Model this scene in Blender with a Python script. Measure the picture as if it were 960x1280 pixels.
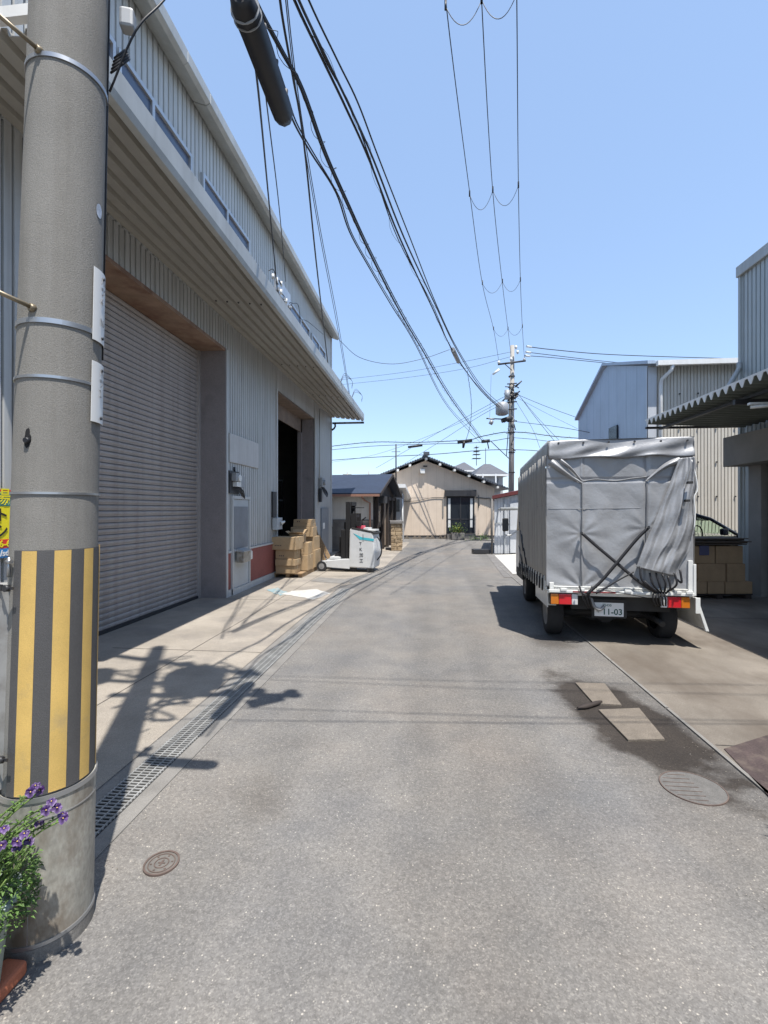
import bpy, bmesh, math, random
from mathutils import Vector, Matrix
random.seed(7)
PI = math.pi
sc = bpy.context.scene
col = sc.collection
for o in list(bpy.data.objects): bpy.data.objects.remove(o)

# ---------------------------------------------------------------- camera
A = math.radians(5.81); ca, sa = math.cos(A), math.sin(A)
FP, HC = 590.0, 1.6
cam_d = bpy.data.cameras.new('camera'); cam = bpy.data.objects.new('camera', cam_d); col.objects.link(cam)
cam.location = (0, 0, HC); cam.rotation_euler = (PI/2, 0, A)
cam_d.sensor_fit = 'HORIZONTAL'; cam_d.sensor_width = 36; cam_d.lens = 36*FP/960
cam_d.shift_y = -3/960; cam_d.clip_start = 0.05; cam_d.clip_end = 2000
sc.camera = cam
# ---------------------------------------------------------------- sky, sun, exposure
SUN_EL = math.radians(69); SAZ = (0.49, -0.87)           # horizontal direction towards the sun
w = bpy.data.worlds.new('World'); sc.world = w; w.use_nodes = True
nt = w.node_tree; bg = nt.nodes['Background']
sky = nt.nodes.new('ShaderNodeTexSky'); sky.sky_type = 'NISHITA'; sky.sun_disc = False
sky.sun_elevation = SUN_EL; sky.sun_rotation = math.atan2(SAZ[0], SAZ[1])
sky.air_density = 1.0; sky.dust_density = 0.5; sky.ozone_density = 1.5; sky.altitude = 0
sky_mix = nt.nodes.new('ShaderNodeMix'); sky_mix.data_type = 'RGBA'; sky_mix.inputs[0].default_value = .55; sky_mix.inputs[7].default_value = (1.45, 2.1, 3.25, 1)   # flat blue blended in to even out the sky gradient
nt.links.new(sky.outputs[0], sky_mix.inputs[6]); nt.links.new(sky_mix.outputs[2], bg.inputs[0]); bg.inputs[1].default_value = 0.15
sd = bpy.data.lights.new('sun', 'SUN'); sd.energy = 3.9; sd.angle = math.radians(0.5); sd.color = (1, .955, .89)
so = bpy.data.objects.new('sun', sd); col.objects.link(so)
sv = Vector((SAZ[0]*math.cos(SUN_EL), SAZ[1]*math.cos(SUN_EL), math.sin(SUN_EL)))
so.rotation_euler = sv.to_track_quat('Z', 'Y').to_euler(); so.location = (5, -5, 30)
sc.view_settings.view_transform = 'Standard'; sc.view_settings.look = 'None'
sc.view_settings.exposure = 0.97; sc.view_settings.gamma = 1; sc.view_settings.use_curve_mapping = False
sc.cycles.max_bounces = 6

# ---------------------------------------------------------------- positions
def cw(x, Z, z=0.0): return Vector((x*ca - Z*sa, x*sa + Z*ca, z))          # camera-aligned ground frame -> world
def pz(px, py, Z): return cw((px-480)/FP*Z, Z, HC + (637-py)/FP*Z)
def gp(px, py, z=0.0):
    Z = FP*(HC-z)/(py-637); return cw((px-480)/FP*Z, Z, z)
def ph(px, py, H): return pz(px, py, (H-HC)*FP/(637-py))
def onx(px, py, X):
    t = (px-480)/FP; Z = X/(t*ca - sa); return pz(px, py, Z)
def yx(px, X): return onx(px, 600, X).y

# ---------------------------------------------------------------- materials
MATS = {}
def mat(name, c, rough=.6, metal=0, var=.12, scale=2.0, bump=0, bscale=60, fine=0, fscale=200, streak=0, spec=.5, dirt=None, dscale=1.5, dlo=.5, dhi=.7, coat=0, trans=0, stretch=(1,1,1)):
    if name in MATS: return MATS[name]
    m = bpy.data.materials.new(name); m.use_nodes = True; n = m.node_tree; L = n.links
    b = n.nodes['Principled BSDF']
    b.inputs['Roughness'].default_value = rough; b.inputs['Metallic'].default_value = metal
    b.inputs['Specular IOR Level'].default_value = spec
    if coat: b.inputs['Coat Weight'].default_value = coat; b.inputs['Coat Roughness'].default_value = .08
    tc = n.nodes.new('ShaderNodeTexCoord'); mp = n.nodes.new('ShaderNodeMapping'); mp.inputs['Scale'].default_value = stretch
    L.new(tc.outputs['Object'], mp.inputs[0])
    def noise(s, det=5, mpn=mp):
        q = n.nodes.new('ShaderNodeTexNoise'); q.inputs['Scale'].default_value = s; q.inputs['Detail'].default_value = det
        q.inputs['Roughness'].default_value = .62; L.new(mpn.outputs[0], q.inputs[0]); return q
    def ramp(src, lo, hi, c0, c1):
        r = n.nodes.new('ShaderNodeValToRGB'); r.color_ramp.elements[0].position = lo; r.color_ramp.elements[1].position = hi
        r.color_ramp.elements[0].color = (*c0, 1); r.color_ramp.elements[1].color = (*c1, 1); L.new(src, r.inputs[0]); return r
    def mix(kind, fac, a, bb):
        x = n.nodes.new('ShaderNodeMix'); x.data_type = 'RGBA'; x.blend_type = kind
        for s, i in ((fac, 0), (a, 6), (bb, 7)):
            if hasattr(s, 'links'): L.new(s, x.inputs[i])
            else: x.inputs[i].default_value = s
        return x.outputs[2]
    lo = tuple(min(1, v*(1-var)) for v in c); hi = tuple(min(1, v*(1+var)) for v in c)
    out = ramp(noise(scale).outputs[0], .3, .7, lo, hi).outputs[0]
    if fine:
        q = noise(fscale, 2); out = mix('MULTIPLY', 1.0, out, ramp(q.outputs[0], .3, .7, (1-fine,)*3, (1+fine*.3,)*3).outputs[0])
    if streak:
        m2 = n.nodes.new('ShaderNodeMapping'); m2.inputs['Scale'].default_value = (7, 7, .35); L.new(tc.outputs['Object'], m2.inputs[0])
        q = noise(1.6, 6, m2); out = mix('MULTIPLY', 1.0, out, ramp(q.outputs[0], .42, .66, (1, 1, 1), (1-streak, 1-streak*1.08, 1-streak*1.2)).outputs[0])
    if dirt:
        q = noise(dscale, 8); f = ramp(q.outputs[0], dlo, dhi, (0, 0, 0), (1, 1, 1)).outputs[0]
        out = mix('MIX', f, out, (*dirt, 1))
    L.new(out, b.inputs['Base Color'])
    if bump:
        q = noise(bscale, 4); bp = n.nodes.new('ShaderNodeBump'); bp.inputs['Strength'].default_value = bump; bp.inputs['Distance'].default_value = .01
        L.new(q.outputs[0], bp.inputs['Height']); L.new(bp.outputs[0], b.inputs['Normal'])
    if rough > .2 and not trans:
        q = noise(scale*3); mr = n.nodes.new('ShaderNodeMapRange'); mr.inputs[3].default_value = max(.05, rough-.1); mr.inputs[4].default_value = min(1, rough+.12)
        L.new(q.outputs[0], mr.inputs[0]); L.new(mr.outputs[0], b.inputs['Roughness'])
    if trans: b.inputs['Transmission Weight'].default_value = trans
    MATS[name] = m; return m

def asphalt_mat(nm='asphalt', tint=None):
    m = bpy.data.materials.new(nm); m.use_nodes = True; n = m.node_tree; L = n.links; b = n.nodes['Principled BSDF']
    b.inputs['Roughness'].default_value = .85; b.inputs['Specular IOR Level'].default_value = .3
    tc = n.nodes.new('ShaderNodeTexCoord')
    def N(t, **k):
        q = n.nodes.new(t)
        for a, v in k.items():
            if hasattr(q, a) and a not in ('Scale',): setattr(q, a, v)
            else: q.inputs[a].default_value = v
        return q
    def ramp(src, pts):
        r = n.nodes.new('ShaderNodeValToRGB'); e = r.color_ramp.elements
        while len(e) < len(pts): e.new(.5)
        for i, (p, c) in enumerate(pts): e[i].position = p; e[i].color = (*c, 1) if len(c) == 3 else (c[0],)*3+(1,)
        L.new(src, r.inputs[0]); return r.outputs[0]
    def mix(kind, fac, a, bb):
        x = n.nodes.new('ShaderNodeMix'); x.data_type = 'RGBA'; x.blend_type = kind
        for s, i in ((fac, 0), (a, 6), (bb, 7)):
            if hasattr(s, 'links'): L.new(s, x.inputs[i])
            else: x.inputs[i].default_value = s
        return x.outputs[2]
    v = N('ShaderNodeTexVoronoi'); v.inputs['Scale'].default_value = 175; L.new(tc.outputs['Object'], v.inputs[0])
    sep = n.nodes.new('ShaderNodeSeparateColor'); L.new(v.outputs['Color'], sep.inputs[0])
    base = ramp(sep.outputs[0], [(0, (.142, .135, .127)), (.5, (.170, .163, .154)), (.86, (.196, .188, .176)), (1, (.245, .233, .214))])
    v2 = N('ShaderNodeTexVoronoi'); v2.inputs['Scale'].default_value = 95; L.new(tc.outputs['Object'], v2.inputs[0])
    s2 = n.nodes.new('ShaderNodeSeparateColor'); L.new(v2.outputs['Color'], s2.inputs[0])
    near = ramp(v2.outputs['Distance'], [(.26, (1,)), (.40, (0,))]); pick = ramp(s2.outputs[1], [(.95, (0,)), (.98, (.9,))])
    f = n.nodes.new('ShaderNodeMath'); f.operation = 'MULTIPLY'; L.new(near, f.inputs[0]); L.new(pick, f.inputs[1])
    c = mix('MIX', f.outputs[0], base, (.43, .40, .35, 1))
    def noise(s, d=6):
        q = n.nodes.new('ShaderNodeTexNoise'); q.inputs['Scale'].default_value = s; q.inputs['Detail'].default_value = d; q.inputs['Roughness'].default_value = .6
        L.new(tc.outputs['Object'], q.inputs[0]); return q.outputs[0]
    c = mix('MULTIPLY', 1, c, ramp(noise(.45), [(.32, (.80, .83, .88)), (.5, (1, .99, .97)), (.68, (1.14, 1.07, 1.0))]))
    c = mix('MULTIPLY', 1, c, ramp(noise(2.6), [(.35, (.86, .86, .87)), (.65, (1.06, 1.05, 1.04))]))
    c = mix('MULTIPLY', 1, c, ramp(noise(45, 3), [(.3, (.82,)), (.7, (1.14,))]))
    # tyre-worn bands along the road and a few hairline cracks
    m3 = n.nodes.new('ShaderNodeMapping'); m3.inputs['Scale'].default_value = (1.0, .05, 1); L.new(tc.outputs['Object'], m3.inputs[0])
    q = n.nodes.new('ShaderNodeTexNoise'); q.inputs['Scale'].default_value = 1.6; L.new(m3.outputs[0], q.inputs[0])
    c = mix('MULTIPLY', 1, c, ramp(q.outputs[0], [(.35, (.87,)), (.6, (1.07,))]))
    wp = n.nodes.new('ShaderNodeTexNoise'); wp.inputs['Scale'].default_value = 3; L.new(tc.outputs['Object'], wp.inputs[0])
    add = n.nodes.new('ShaderNodeMix'); add.data_type = 'RGBA'; add.inputs[0].default_value = .12; L.new(tc.outputs['Object'], add.inputs[6]); L.new(wp.outputs['Color'], add.inputs[7])
    v3 = n.nodes.new('ShaderNodeTexVoronoi'); v3.feature = 'DISTANCE_TO_EDGE'; v3.inputs['Scale'].default_value = .42; L.new(add.outputs[2], v3.inputs[0])
    cr = ramp(v3.outputs[0], [(.002, (1,)), (.006, (0,))]); gate = ramp(noise(.8, 2), [(.62, (0,)), (.70, (.3,))])
    g = n.nodes.new('ShaderNodeMath'); g.operation = 'MULTIPLY'; L.new(cr, g.inputs[0]); L.new(gate, g.inputs[1])
    c = mix('MIX', g.outputs[0], c, (.05, .048, .046, 1))
    if not tint:
        def stain(px, py, hl, hw, ang, colr, lo, hi, ns=5):
            # a soft-edged damp stain lying on the lane, in real ground coordinates
            g0 = gp(px, py); mp = n.nodes.new('ShaderNodeMapping'); mp.vector_type = 'TEXTURE'
            mp.inputs['Location'].default_value = (g0.x, g0.y, 0); mp.inputs['Rotation'].default_value = (0, 0, math.radians(ang)); mp.inputs['Scale'].default_value = (hw, hl, 1)
            L.new(tc.outputs['Object'], mp.inputs[0]); le = n.nodes.new('ShaderNodeVectorMath'); le.operation = 'LENGTH'; L.new(mp.outputs[0], le.inputs[0])
            ad = n.nodes.new('ShaderNodeMath'); ad.operation = 'MULTIPLY_ADD'; ad.inputs[1].default_value = 1.1; L.new(noise(ns, 9), ad.inputs[0]); L.new(le.outputs['Value'], ad.inputs[2])
            hf = n.nodes.new('ShaderNodeMath'); hf.operation = 'MULTIPLY'; hf.inputs[1].default_value = .5; L.new(ad.outputs[0], hf.inputs[0])
            return mix('MULTIPLY', ramp(hf.outputs[0], [(lo/2, (1,)), (hi/2, (0,))]), c, (*colr, 1))
        c = stain(782, 900, 1.15, .42, 12, (.33, .295, .27), .70+.55, .95+.55, 4)
        c = stain(800, 905, 1.25, .60, 12, (.72, .70, .69), .60+.4, 1.1+.5, 3)
        c = stain(690, 800, .5, .35, 0, (.6, .57, .55), .55+.4, 1.0+.5, 5)
        c = stain(760, 1010, .55, .5, 20, (.80, .83, .88), .5+.3, 1.1+.5, 3)
        c = stain(330, 1000, .25, .2, 20, (.82, .80, .78), .5+.3, 1.1+.5, 6)
    if tint:
        c = mix('MULTIPLY', 1, c, ramp(noise(9, 8), [(.38, tint), (.62, tuple(min(1, t*2.1) for t in tint))]))
    L.new(c, b.inputs['Base Color'])
    bp = n.nodes.new('ShaderNodeBump'); bp.inputs['Strength'].default_value = .55; bp.inputs['Distance'].default_value = .006
    L.new(sep.outputs[0], bp.inputs['Height']); L.new(bp.outputs[0], b.inputs['Normal'])
    return m

M = {}
M['asphalt'] = asphalt_mat()
M['conc_l'] = mat('pavement_concrete', (.31, .275, .23), .85, var=.22, scale=1.3, fine=.35, fscale=170, bump=.35, bscale=120, dirt=(.17, .155, .14), dscale=1.1, dlo=.5, dhi=.75)
M['conc_r'] = mat('apron_concrete', (.20, .175, .145), .85, var=.25, scale=1.1, fine=.3, fscale=150, bump=.3, bscale=110, dirt=(.105, .086, .068), dscale=1.5, dlo=.42, dhi=.66, stretch=(1, .6, 1))
M['patch'] = asphalt_mat('damp_asphalt', (.36, .31, .27))
M['conc_dk'] = mat('dark_patch', (.062, .054, .047), .8, var=.3, scale=6, fine=.3, bump=.4, bscale=90, dirt=(.15, .14, .125), dscale=5, dlo=.5, dhi=.8)
M['lid'] = mat('lid_concrete', (.175, .148, .118), .85, var=.2, scale=9, fine=.35, fscale=120, bump=.4, bscale=60, dirt=(.13, .11, .09), dscale=7, dlo=.5, dhi=.75)
M['kerbline'] = mat('kerb_concrete', (.20, .19, .175), .85, var=.2, scale=4, fine=.3, bump=.3)
M['grate'] = mat('galvanised_grate', (.30, .30, .29), .6, .3, var=.25, scale=8)
M['black'] = mat('black_void', (.008, .008, .009), .9)
M['pole'] = mat('pole_concrete', (.232, .223, .203), .85, var=.14, scale=2.2, fine=.28, fscale=330, bump=.3, bscale=260, streak=.13)
M['sleeve'] = mat('weathered_sleeve', (.36, .35, .31), .55, .2, var=.35, scale=3, fine=.25, fscale=60, bump=.12, bscale=20, dirt=(.17, .135, .10), dscale=4.5, dlo=.48, dhi=.64, stretch=(1, 1, .55))
M['band'] = mat('steel_band', (.42, .43, .44), .35, .8, var=.15)
M['yellow'] = mat('hazard_yellow', (.60, .40, .12), .6, var=.10, scale=6, fine=.18, fscale=400, bump=.2, bscale=300, dirt=(.36, .27, .13), dscale=7, dlo=.55, dhi=.8)
M['hblack'] = mat('hazard_black', (.082, .080, .080), .7, var=.1, scale=4, fine=.3, fscale=420, bump=.3, bscale=300)
M['plate'] = mat('white_plate', (.72, .72, .70), .4, var=.05)
M['ink'] = mat('grey_ink', (.28, .28, .29), .6)
M['dark'] = mat('dark_metal', (.035, .035, .038), .5, .2, var=.2)
M['cable'] = mat('cable_black', (.012, .013, .017), .5, var=.1)
M['wall_l'] = mat('left_cladding', (.475, .48, .47), .5, .1, var=.08, scale=.8, streak=.2, fine=.06)
M['wall_u'] = mat('upper_cladding', (.50, .51, .505), .5, .1, var=.06, scale=.8, streak=.12)
M['canopy'] = mat('canopy_sheet', (.34, .325, .29), .6, .05, var=.08, scale=.7, streak=.05, dirt=(.21, .195, .165), dscale=1.6, dlo=.58, dhi=.85)
M['gutter'] = mat('gutter_metal', (.39, .40, .39), .45, .2, var=.12, scale=1.5, streak=.1)
M['shutter'] = mat('shutter_paint', (.375, .345, .33), .6, .0, var=.06, scale=.7, streak=.17)
M['reveal'] = mat('purple_grey_reveal', (.255, .228, .225), .75, var=.1, scale=2, fine=.2, fscale=80, bump=.2, dirt=(.17, .15, .15), dscale=2, dlo=.55, dhi=.75)
M['soffit2'] = mat('brown_soffit', (.19, .145, .115), .8, var=.2, scale=4)
M['soffit'] = mat('rusty_soffit', (.30, .20, .14), .8, var=.2, scale=5, fine=.2, dirt=(.17, .09, .06), dscale=3, dlo=.45, dhi=.7)
M['red'] = mat('red_base_panel', (.27, .085, .07), .75, var=.14, scale=3, fine=.3, fscale=120, bump=.3)
M['door'] = mat('grey_door', (.40, .43, .45), .45, .1, var=.08, scale=3)
M['doorglass'] = mat('frosted_grey', (.19, .21, .235), .35, var=.12, scale=4)
M['white'] = mat('white_paint', (.72, .72, .70), .45, var=.05, scale=3, streak=.06)
M['sheet'] = mat('pale_board', (.52, .51, .49), .6, var=.06, scale=3, streak=.1)
M['glass'] = mat('dark_glass', (.02, .024, .03), .15, var=.1, spec=.35)
M['bluegl'] = mat('blue_window_glass', (.05, .075, .13), .15, var=.1, spec=.5)
M['alu'] = mat('aluminium', (.5, .51, .52), .35, .7, var=.1)
M['inner'] = mat('dim_interior', (.06, .056, .05), .9, var=.3)  # dark colour stands in for the shade inside the openings
M['card'] = mat('cardboard', (.38, .27, .155), .8, var=.09, scale=6, fine=.06, bump=.1, dirt=(.32, .21, .105), dscale=4, dlo=.5, dhi=.9)
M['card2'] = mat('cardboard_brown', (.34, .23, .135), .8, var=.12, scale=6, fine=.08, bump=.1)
M['tape'] = mat('parcel_tape', (.40, .33, .21), .3, var=.06)
M['wood'] = mat('raw_timber', (.30, .20, .11), .8, var=.25, scale=3, stretch=(1, 8, 8), fine=.15)
M['tarp'] = mat('silver_tarp', (.30, .305, .315), .42, .2, var=.07, scale=3, fine=.05, bump=.55, bscale=11, dirt=(.29, .29, .30), dscale=5, dlo=.5, dhi=.9, spec=.5)
M['tarp_s'] = mat('tarp_side', (.33, .32, .30), .5, .1, var=.1, scale=3, bump=.3, bscale=9)
M['seam'] = mat('tarp_seam', (.17, .175, .185), .6, var=.1)
M['strap'] = mat('black_rubber_strap', (.015, .015, .018), .55)
M['twhite'] = mat('truck_white', (.66, .665, .64), .35, var=.07, scale=4, coat=.3, dirt=(.42, .40, .34), dscale=4, dlo=.56, dhi=.82)
M['chassis'] = mat('chassis_black', (.022, .021, .02), .7, var=.3)
M['tyre'] = mat('tyre_rubber', (.022, .022, .023), .85, var=.2, fine=.2)
M['rim'] = mat('wheel_rim', (.28, .28, .28), .5, .4, var=.12)
M['red_l'] = mat('red_lens', (.55, .012, .02), .15, var=.1, spec=.8, coat=.6)
M['amb_l'] = mat('amber_lens', (.55, .16, .01), .15, var=.1, spec=.8, coat=.6)
M['clr_l'] = mat('clear_lens', (.6, .6, .6), .1, var=.06, spec=.8, coat=.6)
M['green_i'] = mat('plate_green', (.01, .07, .05), .5)
M['blue_roof'] = mat('navy_metal_roof', (.018, .028, .052), .6, .0, var=.12, scale=2, streak=.05)
M['cream'] = mat('cream_render', (.60, .57, .52), .8, var=.08, scale=2, streak=.1, fine=.08)
M['beige'] = mat('beige_siding', (.62, .515, .41), .75, var=.05, scale=2, streak=.07)
M['concd'] = mat('old_block', (.17, .16, .15), .9, var=.25, scale=3, fine=.25)
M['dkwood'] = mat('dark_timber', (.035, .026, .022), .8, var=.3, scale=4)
M['stone'] = mat('rough_stone', (.36, .27, .17), .9, var=.3, scale=7, fine=.3, bump=.8, bscale=25)
M['tile'] = mat('dark_roof_tile', (.075, .085, .105), .45, var=.2, scale=4)
M['gtile'] = mat('grey_roof_tile', (.10, .10, .105), .6, var=.12, scale=2)
M['gwall'] = mat('grey_house_wall', (.33, .33, .33), .8, var=.08)
M['redtrim'] = mat('maroon_trim', (.10, .02, .02), .6, var=.15)
M['shedw'] = mat('white_shed_sheet', (.55, .57, .60), .4, .1, var=.05, scale=2, streak=.08)
M['blueW'] = mat('blue_grey_cladding', (.36, .44, .54), .5, .1, var=.06, scale=1, streak=.08)
M['beigeW'] = mat('beige_cladding', (.58, .545, .48), .6, .05, var=.06, scale=1, streak=.12)
M['rwall'] = mat('right_cladding', (.40, .435, .44), .5, .1, var=.06, scale=1, streak=.1)
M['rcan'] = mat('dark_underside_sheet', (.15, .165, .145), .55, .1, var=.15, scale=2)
M['rcanw'] = mat('white_sheet_edge', (.7, .7, .68), .5, var=.08)
M['beam'] = mat('grey_lintel', (.24, .23, .215), .8, var=.12, scale=2, fine=.15)
M['carp'] = mat('car_paint_dark', (.018, .02, .032), .2, .3, var=.1, coat=1)
M['cyan'] = mat('cyan_stripe', (.06, .42, .50), .4)
M['fwhite'] = mat('forklift_white', (.54, .55, .55), .4, var=.06, scale=5, dirt=(.30, .27, .24), dscale=7, dlo=.60, dhi=.72)
M['leaf'] = mat('pansy_leaf', (.075, .14, .03), .6, var=.6, scale=40, spec=.4)
M['leafy'] = mat('yellow_leaf', (.34, .36, .05), .5, var=.3, scale=30)
M['stem'] = mat('plant_stem', (.13, .2, .05), .6, var=.2)
M['purple'] = mat('purple_petal', (.085, .045, .14), .5, var=.4, scale=60)
M['dpurple'] = mat('dark_petal', (.035, .01, .08), .5, var=.3, scale=60)
M['ypet'] = mat('petal_eye', (.7, .5, .1), .5)
M['pot'] = mat('pale_green_pot', (.33, .40, .37), .5, var=.1, scale=6, dirt=(.25, .27, .24), dscale=9)
M['terra'] = mat('terracotta', (.50, .165, .085), .8, var=.1, scale=9, fine=.15, bump=.2)
M['adyel'] = mat('sign_yellow', (.80, .68, .02), .4, var=.03)
M['adred'] = mat('sign_red', (.65, .05, .03), .4, var=.03)
M['adteal'] = mat('sign_teal', (.03, .26, .26), .4, var=.03)
M['adblue'] = mat('sign_blue', (.04, .22, .50), .4, var=.03)
M['adblk'] = mat('sign_black', (.02, .02, .02), .4)
M['iron'] = mat('cast_iron', (.13, .095, .08), .7, .3, var=.25, scale=20)
M['porc'] = mat('porcelain', (.62, .62, .6), .25, var=.05)
M['trans'] = mat('transformer_grey', (.30, .31, .32), .5, .2, var=.1)
M['pole2'] = mat('far_pole_concrete', (.30, .285, .26), .85, var=.1, scale=2)
M['soil'] = mat('soil', (.05, .035, .025), .95, var=.3, scale=30)
M['pblue'] = mat('worn_blue_paint', (.18, .28, .31), .7, var=.2, scale=9, dirt=(.33, .31, .27), dscale=14, dlo=.45, dhi=.6)
M['pwhite'] = mat('worn_white_paint', (.46, .45, .42), .7, var=.1, scale=9, dirt=(.38, .35, .30), dscale=10, dlo=.5, dhi=.7)
M['cloth'] = mat('curtain_cloth', (.6, .6, .58), .8)
M['purptape'] = mat('violet_film', (.10, .10, .17), .4)

# ---------------------------------------------------------------- mesh helpers
ROOTS = {}
SPLIT = {'jamb', 'base_panel', 'curtain', 'plinth', 'pillar', 'corner_trim', 'shelf', 'upright', 'timber_post', 'hinge', 'mud_flap', 'hoarding', 'balcony_post', 'drive_wheel', 'gable_wall', 'end_wall', 'bolt_head', 'tie_eyelet', 'step_panel', 'joint_strip', 'rope', 'strain_insulator', 'breaker_box', 'rubber_band', 'control_lever', 'end_wall', 'torn_slit', 'printed_mark'}
def thing(name, label, cat, loc, rotz=0, group=None, kind=None):
    o = bpy.data.objects.new(name, None); o.empty_display_size = .2; col.objects.link(o)
    o.location = loc; o.rotation_euler = (0, 0, rotz)
    o['label'] = label; o['category'] = cat
    if group: o['group'] = group
    if kind: o['kind'] = kind
    ROOTS[o] = Matrix.Translation(Vector(loc)) @ Matrix.Rotation(rotz, 4, 'Z'); return o
def tag(o, label=None, cat=None, group=None, kind=None):
    for k, v in (('label', label), ('category', cat), ('group', group), ('kind', kind)):
        if v: o[k] = v
    return o
class MB:
    def __init__(s, T=None): s.v = []; s.f = []; s.m = []; s.s = []; s.T = T
    def a(s, p):
        p = Vector(p); s.v.append(s.T(p) if s.T else p); return len(s.v)-1
    def face(s, pts, m=0, sm=False): s.f.append([s.a(p) for p in pts]); s.m.append(m); s.s.append(sm)
    def fi(s, idx, m=0, sm=False): s.f.append(list(idx)); s.m.append(m); s.s.append(sm)
    def box(s, x0, x1, y0, y1, z0, z1, m=0):
        i = [s.a((x, y, z)) for z in (z0, z1) for y in (y0, y1) for x in (x0, x1)]
        for q in ((0,2,3,1),(4,5,7,6),(0,1,5,4),(2,6,7,3),(0,4,6,2),(1,3,7,5)): s.fi([i[k] for k in q], m)
        return s
    def hexa(s, p, m=0):           # eight points, lower ring then upper ring
        i = [s.a(q) for q in p]
        for q in ((3,2,1,0),(4,5,6,7),(0,1,5,4),(1,2,6,5),(2,3,7,6),(3,0,4,7)): s.fi([i[k] for k in q], m)
        return s
    def rbox(s, c, sx, sy, sz, rz=0, m=0):   # c = centre of the base
        co, si = math.cos(rz), math.sin(rz); c = Vector(c)
        def P(x, y, z): return c + Vector((x*co-y*si, x*si+y*co, z))
        hx, hy = sx/2, sy/2
        return s.hexa([P(-hx,-hy,0),P(hx,-hy,0),P(hx,hy,0),P(-hx,hy,0),P(-hx,-hy,sz),P(hx,-hy,sz),P(hx,hy,sz),P(-hx,hy,sz)], m)
    def prism(s, poly, d, m=0):
        d = Vector(d); a = [s.a(p) for p in poly]; b = [s.a(Vector(p)+d) for p in poly]; n = len(poly)
        s.fi(a[::-1], m); s.fi(b, m)
        for k in range(n): s.fi([a[k], a[(k+1)%n], b[(k+1)%n], b[k]], m)
        return s
    def tube(s, pts, r, n=8, m=0, caps=True):
        pts = [Vector(p) for p in pts]; rings = []; N = len(pts); up = None
        for i, p in enumerate(pts):
            t = (pts[min(i+1, N-1)] - pts[max(i-1, 0)])
            if t.length < 1e-9: t = Vector((0, 0, 1))
            t.normalize()
            if up is None: up = Vector((0, 0, 1)) if abs(t.z) < .9 else Vector((1, 0, 0))
            x = up.cross(t)
            if x.length < 1e-4: x = Vector((1, 0, 0)).cross(t)
            x.normalize(); y = t.cross(x); up = y
            rr = r[i] if isinstance(r, (list, tuple)) else r
            rings.append([s.a(p + x*math.cos(2*PI*k/n)*rr + y*math.sin(2*PI*k/n)*rr) for k in range(n)])
        for i in range(N-1):
            for k in range(n): s.fi([rings[i][k], rings[i][(k+1)%n], rings[i+1][(k+1)%n], rings[i+1][k]], m, True)
        if caps: s.fi(rings[0][::-1], m); s.fi(rings[-1], m)
        return s
    def grid(s, fn, nu, nv, m=0, sm=True, cu=False):
        g = [[s.a(fn(i/nu, j/nv)) for j in range(nv+1)] for i in range(nu+1)]
        for i in range(nu):
            for j in range(nv): s.fi([g[i][j], g[i+1][j], g[i+1][j+1], g[i][j+1]], m, sm)
        return s
    def lathe(s, prof, c, n=24, m=0):       # prof: (r, z) list about a vertical axis at c
        c = Vector(c)
        g = [[s.a(c + Vector((r*math.cos(2*PI*k/n), r*math.sin(2*PI*k/n), z))) for k in range(n)] for r, z in prof]
        for i in range(len(prof)-1):
            for k in range(n): s.fi([g[i][k], g[i][(k+1)%n], g[i+1][(k+1)%n], g[i+1][k]], m, True)
        s.fi(g[0][::-1], m); s.fi(g[-1], m); return s
    def split(s):
        par = list(range(len(s.v)))
        def find(i):
            while par[i] != i: par[i] = par[par[i]]; i = par[i]
            return i
        for f in s.f:
            for k in f[1:]: par[find(k)] = find(f[0])
        g = {}
        for j, f in enumerate(s.f): g.setdefault(find(f[0]), []).append(j)
        out = []
        for js in g.values():
            q = MB(); mp = {}
            for j in js:
                for k in s.f[j]:
                    if k not in mp: mp[k] = len(q.v); q.v.append(s.v[k])
                q.f.append([mp[k] for k in s.f[j]]); q.m.append(s.m[j]); q.s.append(s.s[j])
            out.append(q)
        return out
    def build(s, name, mats, parent=None, bevel=0, solid=0, normals=True):
        if name in SPLIT:
            for q in s.split(): o = q.build1(name, mats, parent, bevel, solid, normals)
            return o
        return s.build1(name, mats, parent, bevel, solid, normals)
    def build1(s, name, mats, parent=None, bevel=0, solid=0, normals=True):
        me = bpy.data.meshes.new(name)
        vs = s.v
        if parent is not None:
            r = parent
            while r.parent: r = r.parent
            Mi = ROOTS[r].inverted(); vs = [Mi @ v for v in vs]
        me.from_pydata([tuple(v) for v in vs], [], s.f)
        if not isinstance(mats, (list, tuple)): mats = [mats]
        for q in mats: me.materials.append(q)
        me.polygons.foreach_set('material_index', s.m); me.polygons.foreach_set('use_smooth', s.s)
        if normals:
            bm = bmesh.new(); bm.from_mesh(me); bmesh.ops.recalc_face_normals(bm, faces=bm.faces); bm.to_mesh(me); bm.free()
        me.update()
        o = bpy.data.objects.new(name, me); col.objects.link(o)
        if parent is not None: o.parent = parent
        if bevel:
            b = o.modifiers.new('bevel', 'BEVEL'); b.width = bevel; b.segments = 2; b.limit_method = 'ANGLE'
        if solid:
            b = o.modifiers.new('solid', 'SOLIDIFY'); b.thickness = solid; b.offset = 0
        return o
def base_obj(mb, name, mats, label, cat, base, **k):     # a thing that is one mesh, with its origin at its base
    base = Vector(base); mb.v = [v-base for v in mb.v]; o = mb.build(name, mats, None, **{q: k[q] for q in k if q in ('bevel','solid','normals')})
    o.location = base; return tag(o, label, cat, k.get('group'), k.get('kind'))

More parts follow.
